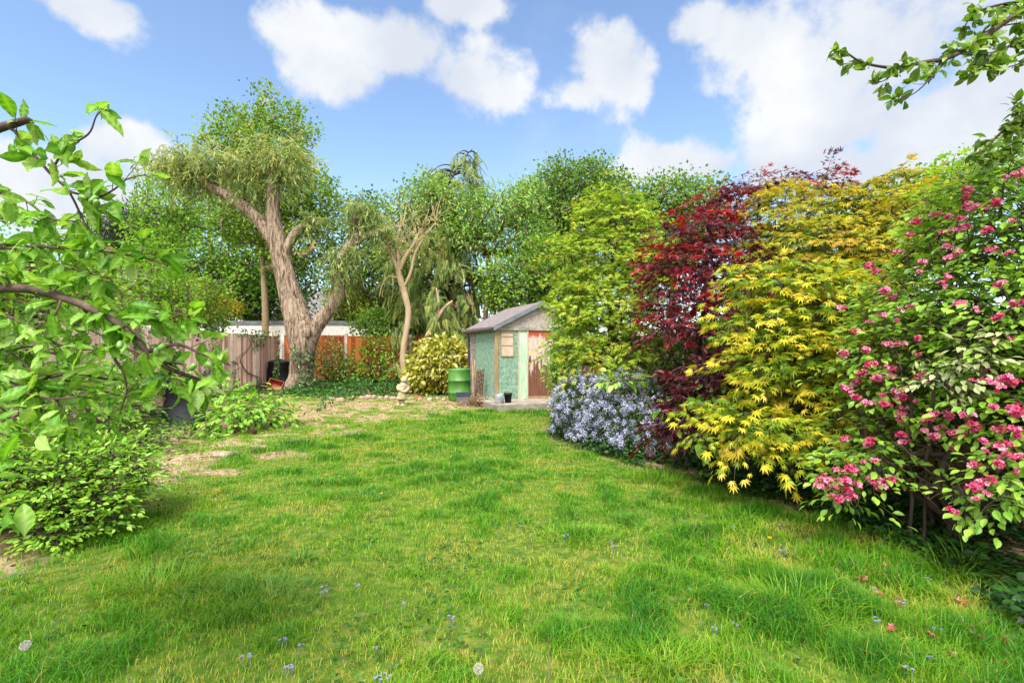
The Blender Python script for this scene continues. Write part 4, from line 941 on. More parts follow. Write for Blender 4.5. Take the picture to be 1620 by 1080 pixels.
tree('ivy clad tree with a pale trunk beyond the white garage', 27.5, 424, 420, .2, [(400, 450, 80, 50), (340, 470, 60, 40), (450, 450, 60, 50), (430, 490, 60, 22)], 200, .5, LF_DARK, .18, 34, .3, T_WIDE, BARK_PALE)
tree('dark flat topped pine far behind the plum branches', 34, 225, 340, .3, [(225, 352, 60, 18), (190, 375, 50, 16), (255, 375, 50, 18), (215, 405, 75, 20), (170, 420, 40, 16), (290, 345, 30, 12)], 200, .5, LF_PINE, .5, 34, .34, T_NARROW, BARK_DARK, name='pine_tree', kw=dict(upb=.9))
tree('dark green tree behind the low end of the garage roof', 25, 600, 420, .22, [(590, 450, 55, 45), (560, 410, 45, 40), (620, 420, 45, 50), (600, 490, 60, 30), (650, 460, 45, 45), (585, 340, 30, 30), (540, 380, 26, 30)], 260, .48, LF_BACK, .17, 30, .28)
tree('rounded dark tree standing tallest behind the shed', 25, 905, 330, .3, [(905, 300, 60, 42), (860, 330, 55, 45), (950, 310, 55, 40), (900, 360, 75, 50), (980, 340, 45, 45), (870, 400, 55, 40), (935, 270, 35, 20), (885, 268, 28, 16)], 420, .45, LF_BACK, .17, 34, .27, kw=dict(base=.42))
tree('pale green spreading tree just behind the shed roof', 17.5, 860, 430, .18, [(850, 440, 60, 40), (900, 450, 50, 50), (820, 470, 50, 35), (870, 400, 45, 25), (900, 490, 40, 40), (790, 440, 30, 30)], 260, .34, LF_MID, .13, 34, .2)
tree('broad green tree behind the lime and red maples', 13.5, 1060, 330, .16, [(1060, 320, 62, 34), (1010, 350, 40, 40), (1100, 350, 50, 40), (1040, 400, 70, 40), (1120, 300, 24, 16), (1080, 285, 20, 10), (1030, 300, 16, 12)], 260, .27, LF_MID, .10, 30, .17, kw=dict(base=.4))
tree('shadowed green tree behind the golden maple by the fence', 10.5, 1330, 420, .12, [(1250, 420, 60, 60), (1330, 400, 70, 70), (1420, 360, 80, 60), (1200, 470, 60, 60), (1500, 300, 70, 40), (1560, 280, 60, 40)], 260, .25, LF_LIGHT, .085, 30, .15, kw=dict(base=.3))
tree('low yellow flowering bush beyond the weathered fence', 24, 312, 470, .08, [(315, 465, 18, 12), (335, 485, 40, 14)], 60, .3, LF_YSH, .12, 26, .18, name='yellow_bush')
tree('lime yellow conifer bush glowing beside the willow limb', 24, 545, 475, .1, [(545, 475, 24, 26), (565, 490, 20, 18), (530, 490, 16, 14)], 90, .28, LF_LIME, .12, 28, .16, name='yellow_bush', kw=dict(base=.75))
# hedging beyond the weathered fence
for (px, py, rx, ry, d, lab, lf) in [(60, 440, 120, 60, 12, 'bright green shrub topping the fence behind the plum bough', LF_LIGHT), (210, 455, 90, 55, 16, 'yellow green shrub seen over the weathered fence beside the pine', LF_LIGHT), (300, 480, 60, 40, 19, 'green shrub over the fence at the end of the garage', LF_MID), (-90, 430, 110, 70, 11, 'green shrub beyond the fence at the back of the plum tree', LF_MID)]:
    tree(lab, d, px, py, .07, [(px, py, rx, ry), (px + rx * .5, py + 20, rx * .6, ry * .8), (px - rx * .5, py + 22, rx * .6, ry * .8)], 150, .3, lf, .11, 26, .2, name='hedge_shrub')

# weeping conifer
def conifer():
    d = 19.6; B = np.array([(703 - 810) / F * d, d, 0.]); root = thing('weeping_conifer', 'tall weeping conifer with drooping feathery branches behind the spotted shrub', 'tree', B)
    wood = M(); f = M(); T_ = [np.zeros(3), at(702, 480, d) - B, at(700, 400, d) - B, at(700, 320, d) - B, at(725, 262, d) - B, at(747, 236, d) - B]
    tube(wood, T_, [.26, .22, .16, .09, .03, .012], 12, 6, .1); tr_ = catmull(np.array(T_), 12)
    for k in range(190):
        u = (rng.uniform(.2, .86) if k > 5 else rng.uniform(.93, .99)) ** 1.5; p0 = tr_[int(u * (len(tr_) - 1))]; a = rng.uniform(0, 6.283)
        L_ = (2.9 * (1 - u) ** .8 + .35) * rng.uniform(.35, 1.1)
        h = np.array([math.cos(a), math.sin(a) * .8, 0]); t = np.linspace(0, 1, 6)[:, None]
        br = p0 + h * L_ * t + UP * (.25 * L_ * np.sin(t * 2.2) - .55 * L_ * t ** 2.2)
        tube(wood, br, .035 * (1 - .85 * t[:, 0]), 5, 1)
        n = int((8 + L_ * 20) * (1 if u < .55 else .55)); s = rng.uniform(.25, 1, n) ** .7; idx = np.clip((s * 5).astype(int), 0, 4); fr = s * 5 - idx
        P = br[idx] * (1 - fr)[:, None] + br[idx + 1] * fr[:, None] + rng.normal(size=(n, 3)) * [.12, .12, .06]
        P = P - UP * rng.uniform(0, .35, n)[:, None]
        leaves(f, T_FROND, P, h * .45 - UP * rng.uniform(.5, 1.3, n)[:, None] + rng.normal(size=(n, 3)) * .3, h + UP * .7 + rng.normal(size=(n, 3)) * .5, rng.uniform(.22, .46, n),
               np.clip((.68 if u < .55 else .5) + rng.normal(size=n) * .17 + rng.normal() * .1, 0, 1))
    wood.build('trunk', BARK_DARK, root, smooth=True); f.build('crown', LF_CONIF, root)
conifer()
tree('fresh green elder with layered leaves beside the conifer', 18.6, 770, 380, .14, [(770, 340, 50, 35), (810, 330, 45, 35), (740, 360, 45, 40), (790, 375, 46, 30), (840, 310, 25, 25), (830, 370, 30, 30), (690, 305, 35, 22)], 150, .36, LF_ELDER, .18, 30, .22, T_LONG, BARK)
tree('green tree filling the gap left of the conifer top', 22.5, 650, 360, .16, [(650, 340, 40, 45), (690, 310, 45, 36), (625, 390, 30, 36), (650, 400, 40, 40)], 110, .5, LF_MID, .16, 26, .28)

# ------------------------------------------------------------------ shrubs along the orange fence
r_, P_, O_ = plant('spotted_shrub', 'rounded shrub with glossy yellow spotted leaves beside the barrel', 'shrub', (-1.95, 15.6, 0),
      [E(698, 575, 15.5, 46, 34), E(680, 590, 15.5, 32, 30), (at(715, 590, 15.5), np.array([.6, .6, .5])), E(700, 552, 15.6, 34, 16)], 330, .12, LF_AUCUBA, BARK, T_LEAF, .15, 15, 'clump', .10, stems=5, shell=.8, step=.2, parts=('stem', 'foliage'), kw=dict(droop=.75, upb=.4, cvar=.3, lvar=.8), outk=1.4)
plant('scrambling_shrub', 'loose green shrub sprawling against the orange fence', 'shrub', (-4.6, 18.2, 0), [E(600, 560, 18.2, 34, 44), E(575, 590, 18.1, 44, 26), E(625, 580, 18.2, 26, 30), E(545, 585, 18.2, 36, 22), E(590, 535, 18.3, 20, 24)], 150, .24, LF_SHRUB, BARK_DARK, T_LEAF, .10, 13, 'clump', .13, stems=6, step=.25, parts=('stem', 'foliage'))
plant('variegated_shrub', 'grey green shrub growing between the willow and orange fence', 'shrub', (-6.1, 18.3, 0), [E(530, 575, 18.3, 26, 34), E(520, 555, 18.4, 20, 20)], 80, .2, LF_WILLOW, BARK_DARK, T_LEAF, .09, 14, 'clump', .12, stems=4, step=.25, parts=('stem', 'foliage'))
plant('fence_shrub', 'leafy shrub overhanging the orange fence top from the neighbours', 'shrub', (-4.4, 20.1, 0), [E(600, 510, 20, 44, 22), E(640, 505, 20, 34, 22), E(680, 510, 20, 34, 26)], 170, .24, LF_MID, BARK_DARK, T_WIDE, .13, 22, 'clump', .16, stems=6, step=.3, parts=('stem', 'foliage'))

# ------------------------------------------------------------------ right border: maples, ceanothus, weigela
MK = dict(droop=.42, width=.55, leafdrop=.5, Lvar=.42, svar=.42, nn=.45, rt=.003)
def maple(label, d, px, top, r0, ells, n, sp, leaf, size, nl, L, tp=T_MAPLE, **kw):
    T_, rr = tr(px, d, top, r0)
    return plant('japanese_maple', label, 'tree', T_[0], [E(*e) for e in ells], n, sp, leaf, BARK_DARK, tp, size, nl, 'spray', .1, T_, rr, rtip=.0045, L=L, step=.25, arch=.06, shell=.5, kw={**MK, **kw})
maple('tall lime green maple with layered sprays next to the shed', 8.9, 975, 380, .09, [(960, 345, 8.9, 50, 42), (990, 330, 9, 46, 34), (930, 400, 8.6, 46, 50), (1000, 400, 8.8, 58, 56), (940, 470, 8.3, 55, 58), (985, 480, 8.3, 60, 60), (925, 540, 8.1, 46, 40), (985, 550, 8, 56, 40), (905, 480, 8.5, 26, 50), (1010, 450, 8.4, 40, 60), (960, 300, 9.2, 26, 14)],
      440, .17, LF_LIME, .07, 34, .46, base=.5, tipgain=.4, cvar=.5)
maple('crimson leaved maple between the lime and the yellow maples', 7.2, 1115, 380, .08, [(1120, 370, 7.1, 76, 36), (1090, 420, 6.9, 74, 40), (1130, 440, 6.9, 76, 50), (1080, 490, 6.7, 64, 40), (1150, 320, 7.4, 46, 30), (1110, 505, 6.7, 80, 30), (1075, 455, 6.8, 40, 40), (1185, 290, 7.8, 34, 18), (1310, 285, 8.0, 40, 20), (1240, 290, 8.0, 40, 14), (1150, 400, 7, 60, 50)],
      300, .19, LF_RED, .078, 26, .42, base=.5, tipgain=.4, cvar=.6, lvar=.5)
plant('japanese_maple', 'low purple red maple spilling over above the blue flowers', 'tree', (2.15, 6.6, 0), [E(1105, 600, 5.7, 54, 24), E(1090, 640, 5.6, 44, 22), E(1140, 580, 5.8, 40, 20), E(1075, 675, 5.6, 24, 18), E(1120, 655, 5.6, 30, 20)], 120, .12, LF_RED, BARK_DARK, T_MAPLE, .095, 15, 'spray', .1, [np.array([2.15, 6.6, 0]), np.array([2.1, 6.5, .5]), at(1090, 620, 6.3)], [.04, .03, .015], rtip=.004, L=.32, step=.2, kw={**MK, 'base': .22, 'tipgain': .2, 'cvar': .4, 'lvar': .3})
maple('golden maple rising above the pink shrub and crimson maple', 7.0, 1290, 380, .09, [(1250, 330, 7, 66, 36), (1330, 330, 6.8, 66, 40), (1400, 310, 6.6, 70, 34), (1300, 390, 6.6, 90, 56), (1220, 390, 6.8, 50, 60), (1380, 400, 6.3, 80, 70), (1450, 350, 6.2, 50, 50), (1350, 470, 6, 70, 60), (1240, 310, 7.2, 50, 22), (1430, 285, 6.6, 50, 22), (1460, 320, 5.8, 50, 36)],
      430, .16, LF_GOLD, .072, 28, .40, base=.5, tipgain=.5, cvar=.45)
maple('bright yellow maple cascading to the ground in front of the fence', 5.4, 1255, 470, .07, [(1220, 450, 5.2, 66, 44), (1290, 470, 5.1, 80, 56), (1210, 520, 5.0, 62, 50), (1280, 550, 4.9, 76, 56), (1340, 520, 5, 50, 60), (1220, 580, 4.8, 60, 34), (1290, 610, 4.8, 60, 30), (1160, 668, 4.6, 56, 30), (1220, 678, 4.5, 80, 32), (1275, 665, 4.7, 60, 24), (1140, 650, 4.8, 36, 26), (1310, 585, 4.9, 26, 26)],
      400, .15, LF_YELLOW, .072, 28, .36, T_MAPLE7, base=.36, tipgain=.75, cvar=.5)

def cluster_mesh(name, n, rad, tp, size, mat, rlo=0, rhi=1, seed=0, flat=1.):
    m = M(); d = nrm(rng.normal(size=(n, 3)) + [0, 0, .35]); P = d * rad * rng.uniform(.45, 1, n)[:, None] * [1, 1, flat]
    leaves(m, tp, P, nrm(rng.normal(size=(n, 3))) if tp is not T_TRUMPET else -d, d if tp is not T_TRUMPET else rng.normal(size=(n, 3)), size * rng.uniform(.75, 1.2, n), rng.uniform(rlo, rhi, n))
    me = m.build(name, mat); dat = me.data; bpy.data.objects.remove(me); return dat
def t_trumpet():
    """A five lobed trumpet flower: tube along -Y ... mouth at the origin end, lobes flaring."""
    V = []; Fq = []
    for k in range(5):
        a0 = k * 2 * math.pi / 5; b = len(V)
        def pt(r, a, y): return [r * math.cos(a), y, r * math.sin(a)]
        w = .5
        V += [pt(.07, a0 - .6, .9), pt(.07, a0 + .6, .9), pt(.2, a0 - .62, .25), pt(.2, a0 + .62, .25), pt(.5, a0 - w, .02), pt(.5, a0 + w, .02), pt(.66, a0, .05)]
        Fq += [[b, b + 1, b + 3, b + 2], [b + 2, b + 3, b + 5, b + 4]]; Fq.append([b + 4, b + 5, b + 6, b + 6])
    tri = [f[:3] for f in Fq if f[2] == f[3]]; return T(V, [[f for f in Fq if f[2] != f[3]], tri])
T_TRUMPET = t_trumpet()

def flower_parts(root, P, meshes, name='flower_cluster', scale=(.8, 1.25), limit=100, up=None):
    """Flower clusters: the hundred nearest the lawn as parts of their own, the rest as one mass."""
    B = np.array(root.location); order = np.argsort(P[:, 1] + .0 * P[:, 0])
    for i in order[:limit]:
        o = link(name, meshes[rng.integers(len(meshes))], root, P[i] - B); s = rng.uniform(*scale); o.scale = (s, s, s); o.rotation_euler = (rng.normal() * .4, rng.normal() * .4, rng.uniform(0, 6.28))
    rest = order[limit:]
    if len(rest):
        m = M(); src = []
        for me in meshes:
            co = np.zeros(len(me.vertices) * 3); me.vertices.foreach_get('co', co); rr = np.zeros(len(me.vertices)); me.attributes['rnd'].data.foreach_get('value', rr)
            src.append((co.reshape(-1, 3), [np.array([list(p.vertices) for p in me.polygons if len(p.vertices) == k]) for k in (3, 4)], rr))
        for i in rest:
            co, fs, rr = src[rng.integers(len(src))]; a = rng.uniform(0, 6.28); c, s = math.cos(a), math.sin(a)
            m.add(co @ np.array([[c, -s, 0], [s, c, 0], [0, 0, 1]]).T * rng.uniform(*scale) + P[i] - B, [f for f in fs if len(f)], rr)
        kind(m.build('blossom', meshes[0].materials[0], root), 'stuff')

cean, P_, O_ = plant('ceanothus_shrub', 'low dark leaved shrub smothered in pale lilac blue flower clusters', 'shrub', (1.45, 8.0, 0),
     [E(935, 640, 7.9, 56, 46), E(980, 650, 7.4, 56, 50), (at(1010, 690, 6.9), np.array([.42, .4, .38])), E(910, 670, 8.2, 34, 30), E(1000, 620, 7.5, 40, 28), E(955, 690, 7.5, 46, 30), E(1030, 670, 6.9, 34, 40)], 560, .085, LF_CEAN, BARK_DARK, T_WIDE, .035, 34, 'clump', .075, stems=7, shell=.72, step=.15, parts=('stem', 'foliage'), rtip=.003)
CL = [cluster_mesh('flower_cluster', 46, .042, T_WIDE, .019, FL_BLUE) for _ in range(4)]
sel = np.where((O_[:, 1] < .45) | (O_[:, 2] > .3))[0]
FP = np.concatenate([P_[sel] + O_[sel] * .07, P_[sel] + O_[sel] * .06 + rng.normal(size=(len(sel), 3)) * .06])
FP = FP[(FP[:, 2] > .12) & ~((FP[:, 0] > 1.62) & (rng.uniform(size=len(FP)) < .55))]
flower_parts(cean, FP, CL, scale=(.85, 1.5))

redr, P_, O_ = plant('red_flowered_shrub', 'green climber dotted with small red flowers over the shed door', 'shrub', (1.05, 10.6, 0),
     [E(900, 540, 10.6, 26, 40), E(890, 590, 10.4, 20, 30), E(905, 500, 10.7, 26, 24), E(885, 560, 10.8, 16, 50), E(895, 640, 10.2, 18, 26)], 230, .13, LF_ELDER, BARK_DARK, T_LEAF, .075, 16, 'clump', .10, stems=4, step=.2, parts=('stem', 'foliage'))
CR = [cluster_mesh('flower_cluster', 9, .05, T_OVAL, .045, FL_RED) for _ in range(3)]
flower_parts(redr, np.array([at(px + rng.normal() * 3, py + rng.normal() * 3, 10.2 + rng.normal() * .08) for px, py in [(905, 505), (922, 505), (890, 535), (900, 538), (885, 548), (905, 545), (897, 560), (890, 570), (905, 575), (900, 590), (888, 590), (912, 565), (895, 605), (885, 600), (888, 615), (900, 555), (911, 585), (893, 528)]]), CR)

# weigela
WE = [(1425, 480, 4.3, 50, 70), (1500, 410, 4.1, 66, 90), (1550, 340, 3.9, 90, 90), (1610, 330, 3.6, 90, 110), (1420, 560, 4.0, 80, 90), (1520, 520, 3.7, 100, 110), (1600, 520, 3.4, 90, 120), (1430, 630, 3.9, 80, 46), (1540, 640, 3.5, 70, 60), (1610, 650, 3.2, 70, 70), (1610, 760, 3.0, 60, 60), (1370, 720, 3.8, 66, 42), (1330, 765, 3.7, 44, 34), (1400, 690, 3.9, 50, 30), (1560, 790, 3.1, 60, 24), (1690, 450, 3.4, 90, 160), (1680, 680, 3.1, 60, 120)]
weig, P_, O_ = plant('weigela_shrub', 'large arching shrub covered in clusters of pink trumpet flowers', 'shrub', (3.35, 3.9, 0), [E(*e) for e in WE], 980, .092, LF_WEIG, BARK_DARK, T_OVAL, .06, 12, 'spray', .1, stems=9, rtip=.002, L=.26, step=.2, shell=.6, parts=('stem', 'foliage'), kw=dict(droop=.35, width=.3, leafdrop=.35, base=.42, tipgain=.3, cvar=.3, lvar=.35, lift=.1, rt=.0022))
FW = [(1320, 772), (1335, 760), (1345, 785), (1305, 758), (1340, 775), (1382, 760), (1395, 770), (1405, 758), (1382, 815), (1352, 745), (1375, 700), (1345, 740), (1430, 700), (1478, 690), (1340, 615), (1355, 605), (1365, 590), (1350, 625), (1335, 560), (1355, 525), (1370, 580), (1385, 575), (1405, 545), (1375, 510), (1410, 595), (1425, 490), (1440, 485), (1400, 460), (1385, 430), (1415, 400), (1375, 420), (1460, 415), (1500, 390), (1525, 360), (1510, 365), (1480, 340), (1545, 325), (1530, 310), (1575, 325), (1590, 280), (1605, 275), (1560, 365), (1600, 350), (1570, 395), (1515, 400), (1490, 450), (1455, 430), (1585, 450), (1545, 490), (1610, 480), (1575, 540), (1605, 605), (1590, 598), (1565, 605), (1500, 655), (1480, 655), (1470, 660), (1525, 680), (1508, 685), (1560, 700), (1580, 705), (1590, 720), (1610, 722), (1610, 690), (1515, 730), (1530, 735), (1550, 765), (1540, 770), (1562, 762), (1600, 860), (1615, 850), (1545, 790), (1585, 680), (1605, 680), (1420, 620), (1440, 615), (1395, 625), (1465, 600), (1555, 580), (1400, 640), (1425, 655), (1450, 560), (1395, 500)]
def front(px, py, cand, dflt):
    q = P_; sx = 810 + q[:, 0] / q[:, 1] * F; sy = HZ - (q[:, 2] - EYE) / q[:, 1] * F
    k = np.hypot(sx - px, sy - py) < 38
    return q[k, 1].min() - .08 if k.sum() > 2 else None
CW = [cluster_mesh('flower_cluster', n_, .058, T_TRUMPET, .036, FL_PINK, .1, 1, flat=.7) for n_ in (9, 13, 16, 11)]
FW = FW + [(px + rng.normal() * 26, py + rng.normal() * 22) for px, py in FW for _ in (0, 1, 2) if rng.uniform() < .42]
FD = [front(px, py, P_, None) for px, py in FW]
FPW = np.array([at(px, py, d) for (px, py), d in zip(FW, FD) if d is not None])
flower_parts(weig, FPW[:18], CW, scale=(.7, 1.0)); flower_parts(weig, FPW[18:], CW, scale=(.38, .85), limit=82)
def tangle():
    m = M(); B = np.array(weig.location)
    for k in range(46):
        p = at(rng.uniform(1400, 1540), rng.uniform(690, 740), rng.uniform(3.6, 4.1)); a = rng.uniform(0, 6.28); L_ = rng.uniform(.2, .5); h = np.array([math.cos(a), math.sin(a) * .5, -.35 + rng.normal() * .3])
        q = [p, p + h * L_ * .4 + rng.normal(size=3) * .04, p + h * L_ * .8 + rng.normal(size=3) * .06, p + h * L_ + UP * rng.uniform(-.05, .12)]
        tube(m, [x - B for x in q], [.004, .0035, .003, .0015], 5, 5)
    m.build('dead_twigs', TWIG, weig, smooth=True)
tangle()
LF_VARI = leafmat('leaf_cream_edged', G((110, 146, 80), (184, 196, 134), (228, 226, 184)), .35)
plant('cream_edged_shrub', 'spray of cream edged leaves among the pink flowered shrub', 'shrub', (3.0, 3.75, 0), [E(1555, 560, 3.2, 40, 26), E(1500, 580, 3.3, 30, 20), E(1460, 600, 3.4, 34, 12), E(1580, 540, 3.2, 30, 24), E(1530, 610, 3.2, 30, 16)], 60, .09, LF_VARI, BARK_DARK, T_LEAF, .055, 9, 'spray', .1, stems=2, rtip=.003, L=.2, step=.2, parts=('stem', 'foliage'), kw=dict(droop=.3, width=.3))

plant('understorey_shrub', 'dark green shrub filling in under the crimson maple by the fence', 'shrub', (2.7, 7.6, 0), [E(1090, 570, 7.8, 60, 50), E(1040, 600, 8, 40, 50), E(1150, 580, 7.4, 50, 50), E(1200, 600, 6.6, 40, 60)], 200, .16, LF_DARK, BARK_DARK, T_LEAF, .08, 16, 'clump', .13, stems=5, step=.2, parts=('stem', 'foliage'))
# broad leaved weeds between the maples
plant('bramble_bush', 'broad leaved green bramble growing between the two red maples', 'bramble', (2.0, 6.2, 0), [E(1060, 650, 5.7, 22, 16), E(1150, 615, 5.5, 34, 16), E(980, 600, 7, 30, 12), E(1185, 665, 5.2, 30, 20), E(1110, 690, 5.4, 30, 14)], 55, .14, LF_WEIG, BARK_DARK, T_OVAL, .11, 7, 'spray', .1, stems=5, rtip=.003, L=.22, step=.2, parts=('stem', 'foliage'), kw=dict(droop=.3, width=.45))

# ------------------------------------------------------------------ plum tree reaching in beside the camera
def leafy_branches(root, paths, bark, leafm, tp, size, per, gap, rad=(.018, .004), spur=.06, seed=0, rbase=.5, droop=.3, skip=.0, two=True, names=('branch', 'foliage'), d_fn=None):
    B = np.array(root.location); wood = M(); f = M(); tips = []
    for path in paths:
        P = np.array([p[:3] if isinstance(p, np.ndarray) else at(p[0], p[1], p[2]) for p in path['p']]) - B; r0, r1 = path.get('r', rad)
        tube(wood, P, np.linspace(r0, r1, len(P)), 9, 6, .15, 0, 3)
        Q = catmull(P, 10); s = np.concatenate([[0], np.cumsum(np.linalg.norm(np.diff(Q, axis=0), axis=1))]); n = max(2, int(s[-1] / path.get('gap', gap)))
        for k in range(n + 1):
            u = s[-1] * (k + rng.uniform(-.3, .3)) / n; i = min(len(Q) - 2, max(0, int(np.searchsorted(s, u)) - 1)); p = Q[i]; tg = nrm((Q[i + 1] - Q[i])[None])[0]
            if k < n and rng.uniform() < path.get('skip', skip): continue
            a = nrm((tg * .7 + rng.normal(size=3) * .8 + UP * .1)[None])[0]; L_ = spur * rng.uniform(.3, 1.8) if k < n else .02; e = p + a * L_
            tube(wood, [p, (p + e) / 2 + rng.normal(size=3) * .004, e], [r1 * .9, r1 * .7, r1 * .5], 5, 2); m_ = rng.integers(per[0], per[1] + 1)
            ax = nrm(a * .8 + rng.normal(size=(m_, 3)) * .75 - UP * droop); bp = e + rng.normal(size=(m_, 3)) * .012 - a * rng.uniform(0, L_ * .6, m_)[:, None]
            leaves(f, tp, bp, ax, UP * .9 + rng.normal(size=(m_, 3)) * .55, size * rng.uniform(.6, 1.2, m_), np.clip(rbase + rng.normal(size=m_) * .22, 0, 1)); tips.append(e + B)
    wood.build(names[0], bark, root, smooth=True); f.build(names[1], leafm, root); return tips
plum = thing('plum_tree', 'plum tree with large glossy leaves, dark boughs and green fruit', 'tree', (-3.4, 1.3, 0))
J = np.array([-3.2, 1.6, 1.55])
D1 = 1.75
PL = [dict(p=[np.array([-3.4, 1.3, -.05]), np.array([-3.38, 1.35, .8]), J, np.array([-3.0, 1.7, 2.3])], r=(.11, .06), skip=1),
      dict(p=[J, (-160, 452, 1.95), (0, 455, D1), (60, 460, D1), (120, 478, 1.74), (160, 497, 1.72), (195, 517, 1.7), (232, 556, 1.7), (268, 583, 1.72), (330, 605, 1.8)], r=(.019, .006), gap=.04),
      dict(p=[np.array([-3.0, 1.7, 2.3]), (-160, 215, 1.9), (-40, 212, 1.75), (10, 199, 1.7), (44, 189, 1.7)], r=(.022, .011), skip=1),
      dict(p=[(10, 199, 1.7), (28, 212, 1.7), (55, 245, 1.68), (80, 275, 1.66), (110, 305, 1.66), (140, 365, 1.66), (165, 400, 1.66), (185, 410, 1.64)], r=(.006, .002)),
      dict(p=[(80, 272, 1.66), (105, 235, 1.64), (140, 212, 1.62), (152, 185, 1.62), (164, 172, 1.62)], r=(.004, .0015)),
      dict(p=[(105, 302, 1.66), (150, 312, 1.62), (180, 300, 1.6), (200, 284, 1.6), (230, 276, 1.6)], r=(.004, .0015), gap=.05),
      dict(p=[(-120, 300, 2.0), (0, 305, 1.85), (40, 318, 1.8), (80, 345, 1.75), (120, 350, 1.7)], r=(.006, .002)),
      dict(p=[(-120, 380, 2.1), (0, 392, 1.9), (60, 390, 1.85), (120, 395, 1.8), (180, 400, 1.75), (235, 410, 1.72), (265, 420, 1.7)], r=(.008, .002)),
      dict(p=[(-120, 430, 2.1), (0, 425, 1.95), (50, 415, 1.9), (110, 425, 1.85), (170, 440, 1.8)], r=(.007, .002)),
      dict(p=[(195, 517, 1.7), (230, 500, 1.68), (265, 495, 1.66), (300, 500, 1.66)], r=(.005, .002), gap=.035),
      dict(p=[(232, 556, 1.7), (280, 545, 1.7), (320, 560, 1.7), (365, 578, 1.72)], r=(.007, .002), gap=.045),
      dict(p=[(-120, 480, 1.9), (0, 497, 1.75), (40, 515, 1.74), (80, 540, 1.72), (130, 553, 1.7), (165, 550, 1.7)], r=(.006, .002)),
      dict(p=[(180, 535, 1.72), (178, 560, 1.72), (195, 590, 1.72), (200, 620, 1.74), (190, 650, 1.76)], r=(.006, .002), gap=.07),
      dict(p=[(-160, 540, 2.0), (-40, 545, 1.85), (20, 560, 1.8), (60, 600, 1.78), (95, 640, 1.76), (120, 680, 1.76)], r=(.005, .002)),
      dict(p=[(-120, 600, 1.9), (0, 600, 1.75), (50, 625, 1.72), (100, 630, 1.72), (150, 620, 1.72)], r=(.006, .002)),
      dict(p=[(-120, 650, 1.8), (-20, 640, 1.7), (20, 660, 1.66), (55, 690, 1.62), (90, 690, 1.6)], r=(.005, .002)),
      dict(p=[(60, 600, 1.78), (120, 590, 1.8), (180, 600, 1.85), (240, 590, 1.9), (290, 600, 1.95)], r=(.007, .002)),
      dict(p=[(-120, 545, 2.3), (0, 530, 2.2), (80, 590, 2.2), (150, 660, 2.2), (190, 680, 2.2)], r=(.006, .002)),
      dict(p=[(-160, 800, 1.4), (-60, 790, 1.3), (-10, 795, 1.25), (20, 800, 1.22)], r=(.007, .003), gap=.05),
      dict(p=[(-140, 100, 1.6), (-60, 40, 1.5), (-25, 38, 1.45), (-5, 35, 1.45)], r=(.006, .002), gap=.12)]
PL += [dict(p=[(-120, 470, 2.4), (0, 470, 2.3), (90, 500, 2.25), (160, 530, 2.2), (220, 560, 2.2), (270, 575, 2.2)], r=(.006, .002)),
       dict(p=[(-120, 560, 2.2), (0, 570, 2.1), (60, 585, 2.05), (130, 610, 2.05), (190, 625, 2.05)], r=(.006, .002)),
       dict(p=[(-120, 620, 2.0), (0, 615, 1.9), (50, 650, 1.85), (110, 655, 1.85)], r=(.005, .002)),
       dict(p=[(-120, 690, 1.7), (-30, 680, 1.6), (15, 690, 1.55)], r=(.006, .003)),
       dict(p=[(-120, 340, 2.3), (0, 345, 2.2), (60, 360, 2.15), (110, 380, 2.1), (150, 385, 2.1)], r=(.005, .002))]
for k in range(11):                                        # boughs further back, towards the border
    y0 = 395 + 26 * k + rng.normal() * 10; d0 = rng.uniform(2.1, 2.9); x1 = rng.uniform(120, 270) - .25 * abs(y0 - 520); dy = rng.uniform(-10, 60)
    PL.append(dict(p=[(-140, y0 - 20, d0 * .95), (0, y0, d0), (x1 * .5, y0 + dy * .35 - 12, d0 * 1.03), (x1, y0 + dy, d0 * 1.06)], r=(.007, .002), gap=.075))
tips = leafy_branches(plum, PL, BARK_PLUM, LF_PLUM, T_BIG, .076, (3, 5), .05, spur=.055, droop=.25)
fr = M(); lathe(fr, [(.0005, -.015), (.006, -.0135), (.009, -.007), (.0098, 0), (.009, .007), (.006, .0125), (.002, .0145), (.0005, .0135)], 14)
FRUIT = surf('green_plum_skin', [C(96, 150, 50), C(140, 186, 76)], 20, bump=0, rough=.35, spec=.5); fo = None
for k, (px, py) in enumerate([(132, 312), (140, 308), (150, 314), (153, 322), (146, 318), (153, 303), (140, 404), (46, 490), (130, 402), (248, 556), (256, 548), (305, 580), (330, 577), (190, 545)]):
    pos = at(px, py, 1.6 if py < 330 else 1.64) - np.array(plum.location)
    if fo is None: fo = fr.build('fruit', FRUIT, plum, smooth=True); o = fo
    else: o = link('fruit', fo.data, plum)
    o.location = pos; o.rotation_euler = (rng.normal() * .6, rng.normal() * .6, 0)

